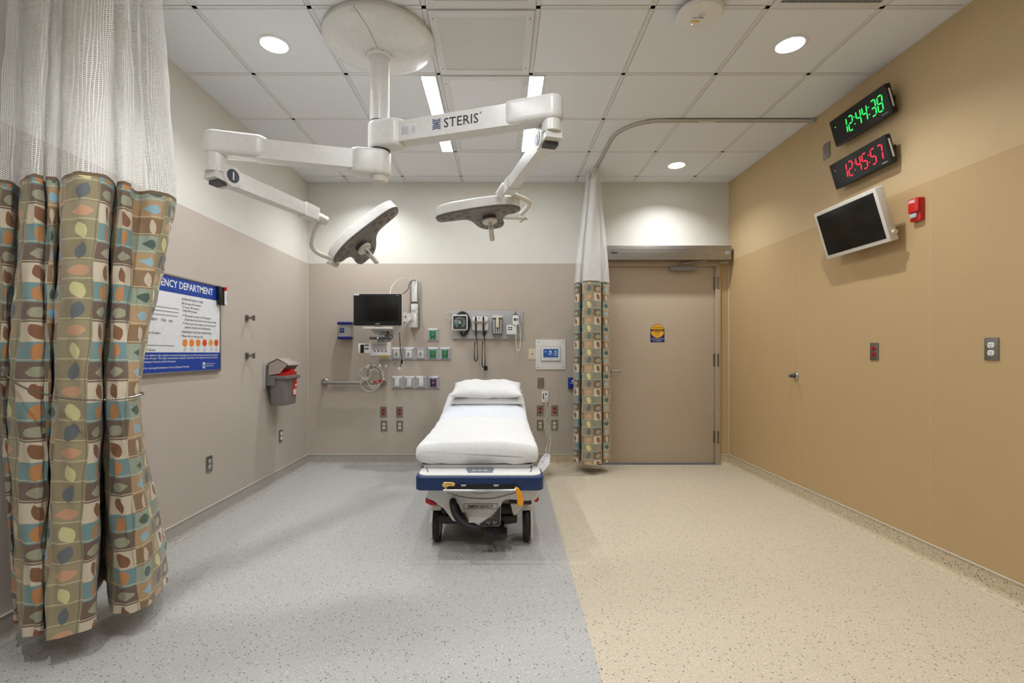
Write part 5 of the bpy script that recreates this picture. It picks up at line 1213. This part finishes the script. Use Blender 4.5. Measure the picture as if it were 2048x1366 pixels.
# foot tray
tx = -.120; ty0, ty1 = 2.80, 3.045; tcy = (ty0 + ty1) / 2
PX = ((0, 0, 0), (1, 0, 0), (0, 1, 0), (0, 0, 1))
b = BB(); b.prism([(x + tx, y + tcy) for x, y in rrect(.752, ty1 - ty0, .045, 6)], PX, .398, .478, .010, 3); tray = b.build('footboard_tray', M['blue'], bd)
b = BB(); b.prism([(x + tx, y + tcy + .006) for x, y in rrect(.728, ty1 - ty0 - .024, .06, 6)], PX, .476, .489, .006, 3); b.build('tray_top', M['white'], tray)
zq = .4895
def TP(px, py): d = (H - zq) * F / (py - VY); return ((px - VX) * d / F, d)
b = BB(); b.prism([TP(930, 932), TP(990, 932), TP(985, 945.5), TP(935.5, 945.5)], PX, zq - .001, zq + .0015, .0008); pad = b.build('control_pad', mat('pad_grey', (112, 122, 130), .4), tray)
b = BB(); b.prism([TP(948, 933.5), TP(971, 933.5), TP(971, 936), TP(948, 936)], PX, zq + .0005, zq + .003); b.build('display', M['ink'], pad)
b = BB()
for px in (948, 960, 971): b.prism([TP(px - 4, 940), TP(px + 4, 940), TP(px + 3.4, 942.5), TP(px - 3.4, 942.5)], PX, zq + .0005, zq + .0022)
b.build('buttons', M['ltgrey'], pad)
for s_, c0 in ((-1, 859), (1, 1058)):
    b = BB(); pts = []
    for k in range(9):
        a = R(-65 + k * 16); pts.append(Vector((*TP(c0 + s_ * (5 * math.cos(a) - (0 if a < .6 else (a - .6) * 22)) , 938 - 6.5 * math.sin(a) * (1 if a < 0 else .9)), zq)))
    b.tube(pts, .0028, seg=6, smooth=3); b.build('arc_mark', M['dkgrey'], tray)
b = BB(); q = TP(1011, 936.5); b.text('stryker', .022, ((q[0], q[1], zq), (1, 0, 0), (0, 1, 0), (0, 0, 1)), .062); b.build('lettering', M['ink'], tray)
# recess, latches and chrome foot bar in front of the tray
fx = lambda px, d=2.79: (px - VX) * d / F
fz = lambda py, d=2.79: H - (py - VY) * d / F
b = BB(); b.box(((fx(887) + fx(1033)) / 2, 2.80, fz(975)), (fx(1033) - fx(887), .016, .030), .006); b.build('recess', M['black'], tray)
b = BB(); b.tube([(fx(893), 2.80, fz(974)), (fx(893), 2.765, fz(977)), (fx(900), 2.755, fz(978)), (fx(1020), 2.755, fz(977.5)), (fx(1030), 2.765, fz(976)), (fx(1030), 2.80, fz(973))], .008, smooth=5, seg=12); b.build('foot_bar', M['chrome'], bd)
b = BB(); b.prism([(fx(px, 2.785), fz(py, 2.785)) for px, py in ((885, 968), (888, 964.5), (906, 965), (910, 968), (909, 972), (900, 971.5), (890, 975), (885, 972))], ((0, 2.785, 0), (1, 0, 0), (0, 0, 1), (0, -1, 0)), -.01, .010, .003); lt = b.build('release_handle', mat('pale_amber', (226, 186, 110), .45), bd)
b = BB(); b.text('RELEASE', .006, ((fx(898, 2.774), 2.774, fz(968.5, 2.774)), (1, 0, 0), (0, 0, 1), (0, -1, 0)), .030, 'CENTER'); b.build('marking', M['ink'], lt)
b = BB()
for px in (927, 992): b.prism([(fx(px - 5), fz(968.5)), (fx(px + 6), fz(968.5)), (fx(px + 4), fz(972)), (fx(px - 4), fz(972))], ((0, 2.786, 0), (1, 0, 0), (0, 0, 1), (0, -1, 0)), 0, .008, .002)
b.build('clips', M['ltgrey'], tray)
b = BB(); lv = [P(1033, 972, 2.76), P(1037, 985, 2.74), P(1041, 998, 2.74), P(1041, 1009, 2.75)]
b.prism([(p.x, p.z) for p in (P(1031, 974, 2.75), P(1037, 976, 2.75), P(1044, 987, 2.75), P(1047.5, 1000, 2.75), P(1046, 1010, 2.75), P(1040, 1013, 2.75), P(1034.5, 1006, 2.75), P(1033, 990, 2.75))], ((0, 2.75, 0), (1, 0, 0), (0, 0, 1), (0, -1, 0)), -.012, .012, .006, 3); b.build('lever', M['orange'], bd)
# base hood
dh = 2.93
def HP(px, py, d=dh): p = P(px, py, d); return (p.x, p.z)
HF = ((0, dh, 0), (1, 0, 0), (0, 0, 1), (0, -1, 0))
hood = [(857, 978), (1076, 978), (1076, 994), (1073, 1000), (1052, 1002), (1036, 1000), (1012, 999), (1005.5, 1003), (1002, 1012), (1001, 1050), (998, 1053), (963, 1053.5), (948, 1046), (938, 1046), (930, 1038), (918, 1012), (912, 1001), (906, 1000), (902, 1008), (905, 1024), (914, 1040), (912, 1044), (905, 1041), (888, 1018), (868, 1003), (852, 997)]
b = BB(); b.prism([HP(*p) for p in hood], HF, -.12, 0, .006, 3); hd_ = b.build('base_hood', M['white'], bd)
b = BB(); b.prism([HP(*p) for p in [(1021, 1008), (1046, 1008), (1046, 1013), (1031, 1030), (1028, 1030.5), (1026, 1028)]], HF, -.03, .002, .003); b.build('side_fin', M['offwhite'], bd)
b = BB(); b.prism([HP(*p) for p in [(1001.2, 1011.5), (1000, 1050), (962, 1052.5), (958, 1048), (985, 1031)]], HF, .0, .002); stp = b.build('pedal_label', M['dkgrey'], hd_)
b = BB()
for a_, c_2 in (((973, 1044), (980, 1048.5)), ((986, 1048.5), (993, 1044))):
    p, q = P(*a_, dh - .004), P(*c_2, dh - .004); b.beam(p, q, .006, .002, up=(0, 1, 0))
for px in (979, 987): b.prism(circ(.004, 12), (P(px, 1043.5, dh - .003), (1, 0, 0), (0, 0, 1), (0, -1, 0)), 0, .001)
for px, py, wd in ((990, 1024, .022), (987, 1030, .03), (984, 1036, .034)): b.text('IIII II', .006, (P(px, py, dh - .003), (1, 0, 0), (0, 0, 1), (0, -1, 0)), wd, 'CENTER')
b.build('label_marks', M['ltgrey'], stp)
b = BB(); q = P(961.5, 1012.5, dh); w0, h0 = .206, .031
for (dx, dz, w1, h1) in ((0, h0 / 2, w0, .0018), (0, -h0 / 2, w0, .0018), (-w0 / 2, 0, .0018, h0), (w0 / 2, 0, .0018, h0)): b.box((q.x + dx, dh - .001, q.z + dz), (w1, .002, h1))
b.text('EMERGENCY', .0175, ((q.x, dh - .001, q.z - .0085), (1, 0, 0), (0, 0, 1), (0, -1, 0)), .155, 'CENTER', ext=.003, bold=.015); b.build('lettering', M['ink'], hd_)
b = BB(); b.tube([P(892, 984, dh - .0), P(920, 993, dh - .002), P(950, 997, dh - .003), (P(985, 997, dh - .003)), P(1015, 990, dh - .002), P(1035, 984, dh)], .0022, smooth=6, seg=6); b.tube([P(935, 983, dh), P(960, 987.5, dh - .001), P(990, 983, dh)], .0016, smooth=6, seg=6); b.build('seam', M['grey'], hd_)
# curved push pedal
b = BB(); b.tube([P(906, 1003, dh - .03), P(907, 1016, dh - .05), P(914, 1034, dh - .08), P(926, 1046, dh - .10), P(940, 1054, dh - .12), P(957, 1057, dh - .12)], .0215, smooth=7, seg=16, r1=.019); b.sphere(P(906, 1003, dh - .03), .0215, 2); b.sphere(P(957, 1057, dh - .12), .019, 2); b.build('steer_pedal', M['rubber'], bd)
b = BB(); b.beam(P(921, 1030, dh - .02), P(930, 1046, dh - .02), .04, .05, .01); b.build('pedal_pivot', M['black'], bd)
for s_, pts in ((-1, [(851, 996.5), (858, 999), (870, 1008), (872, 1011), (860, 1010), (851, 1005)]), (1, [(1077, 994), (1078, 1000), (1074, 1004), (1070, 1004), (1072, 1000)])):
    b = BB(); b.prism([HP(*p) for p in pts], HF, -.06, .004, .003); b.build('corner_reflector', M['red'], bd)
# chassis under the hood
b = BB(); b.box((bxc, 3.78, .175), (.47, 1.50, .12), .03); b.box((bxc, 3.05, .16), (.5, .10, .05), .015); b.box((bxc, 4.5, .16), (.5, .10, .05), .015)
b.box((fx(1040, 3.0), 3.0, .285), (.14, .10, .035), .01); b.build('chassis', M['black'], bd)
b = BB(); b.box((bxc, 3.80, .262), (.56, 1.45, .06), .02); b.build('base_cover', M['ltgrey'], bd)
for y in (3.35, 4.35):
    b = BB(); b.cyl((bxc, y, .27), (bxc, y, .40), .07, seg=32); b.cyl((bxc, y, .38), (bxc, y, .495), .055, seg=32); b.build('lift_column', M['grey'], bd)
for px in (979, 1004): b = BB(); q = P(px, 1064, 2.88); b.box(q, (.06, .10, .024), .006); b.build('foot_pedal', M['black'], bd)
b = BB(); b.box((fx(992, 2.95), 2.95, .13), (.10, .12, .025), .006); b.cyl((fx(992, 3.0), 3.0, .07), (fx(992, 3.0), 3.0, .19), .02); b.build('pedal_bracket', M['black'], bd)
for i, (wx, wy) in enumerate(((-.400, 3.09), (.166, 3.09), (-.400, 4.55), (.166, 4.55))):
    s_ = -1 if i % 2 == 0 else 1
    b = BB(); c_ = Vector((wx, wy, .102)); b.lathe([(.082, -.020), (.096, -.019), (.102, -.010), (.102, .010), (.096, .019), (.082, .020)], c_, (1, 0, 0), 48); b.lathe([(.084, .019), (.083, -.019)], c_, (1, 0, 0), 48); wl = b.build('wheel', M['rubber'], bd)
    b = BB(); b.lathe([(0, -.017), (.06, -.018), (.086, -.012), (.086, .012), (.06, .018), (0, .017)], c_, (1, 0, 0), 48); b.build('hub_cap', M['ltgrey'], wl)
    b = BB(); b.prism([(wy - .095, .05), (wy - .06, .02), (wy + .05, .02), (wy + .09, .06), (wy + .10, .14), (wy + .05, .21), (wy - .05, .21), (wy - .10, .15)], ((wx + s_ * .030, 0, 0), (0, 1, 0), (0, 0, 1), (1, 0, 0)), -.006, .010, .006, 3)
    b.box((wx + s_ * .005, wy, .218), (.07, .10, .03), .01); b.build('caster_cover', M['offwhite'], bd)
b = BB(); b.box((bxc, 4.93, .56), (.60, .03, .04), .01)
for s_ in (-1, 1): b.beam((bxc + s_ * .26, 4.78, .50), (bxc + s_ * .26, 4.93, .56), .03, .03, .006)
b.build('push_handle', M['dkgrey'], bd)
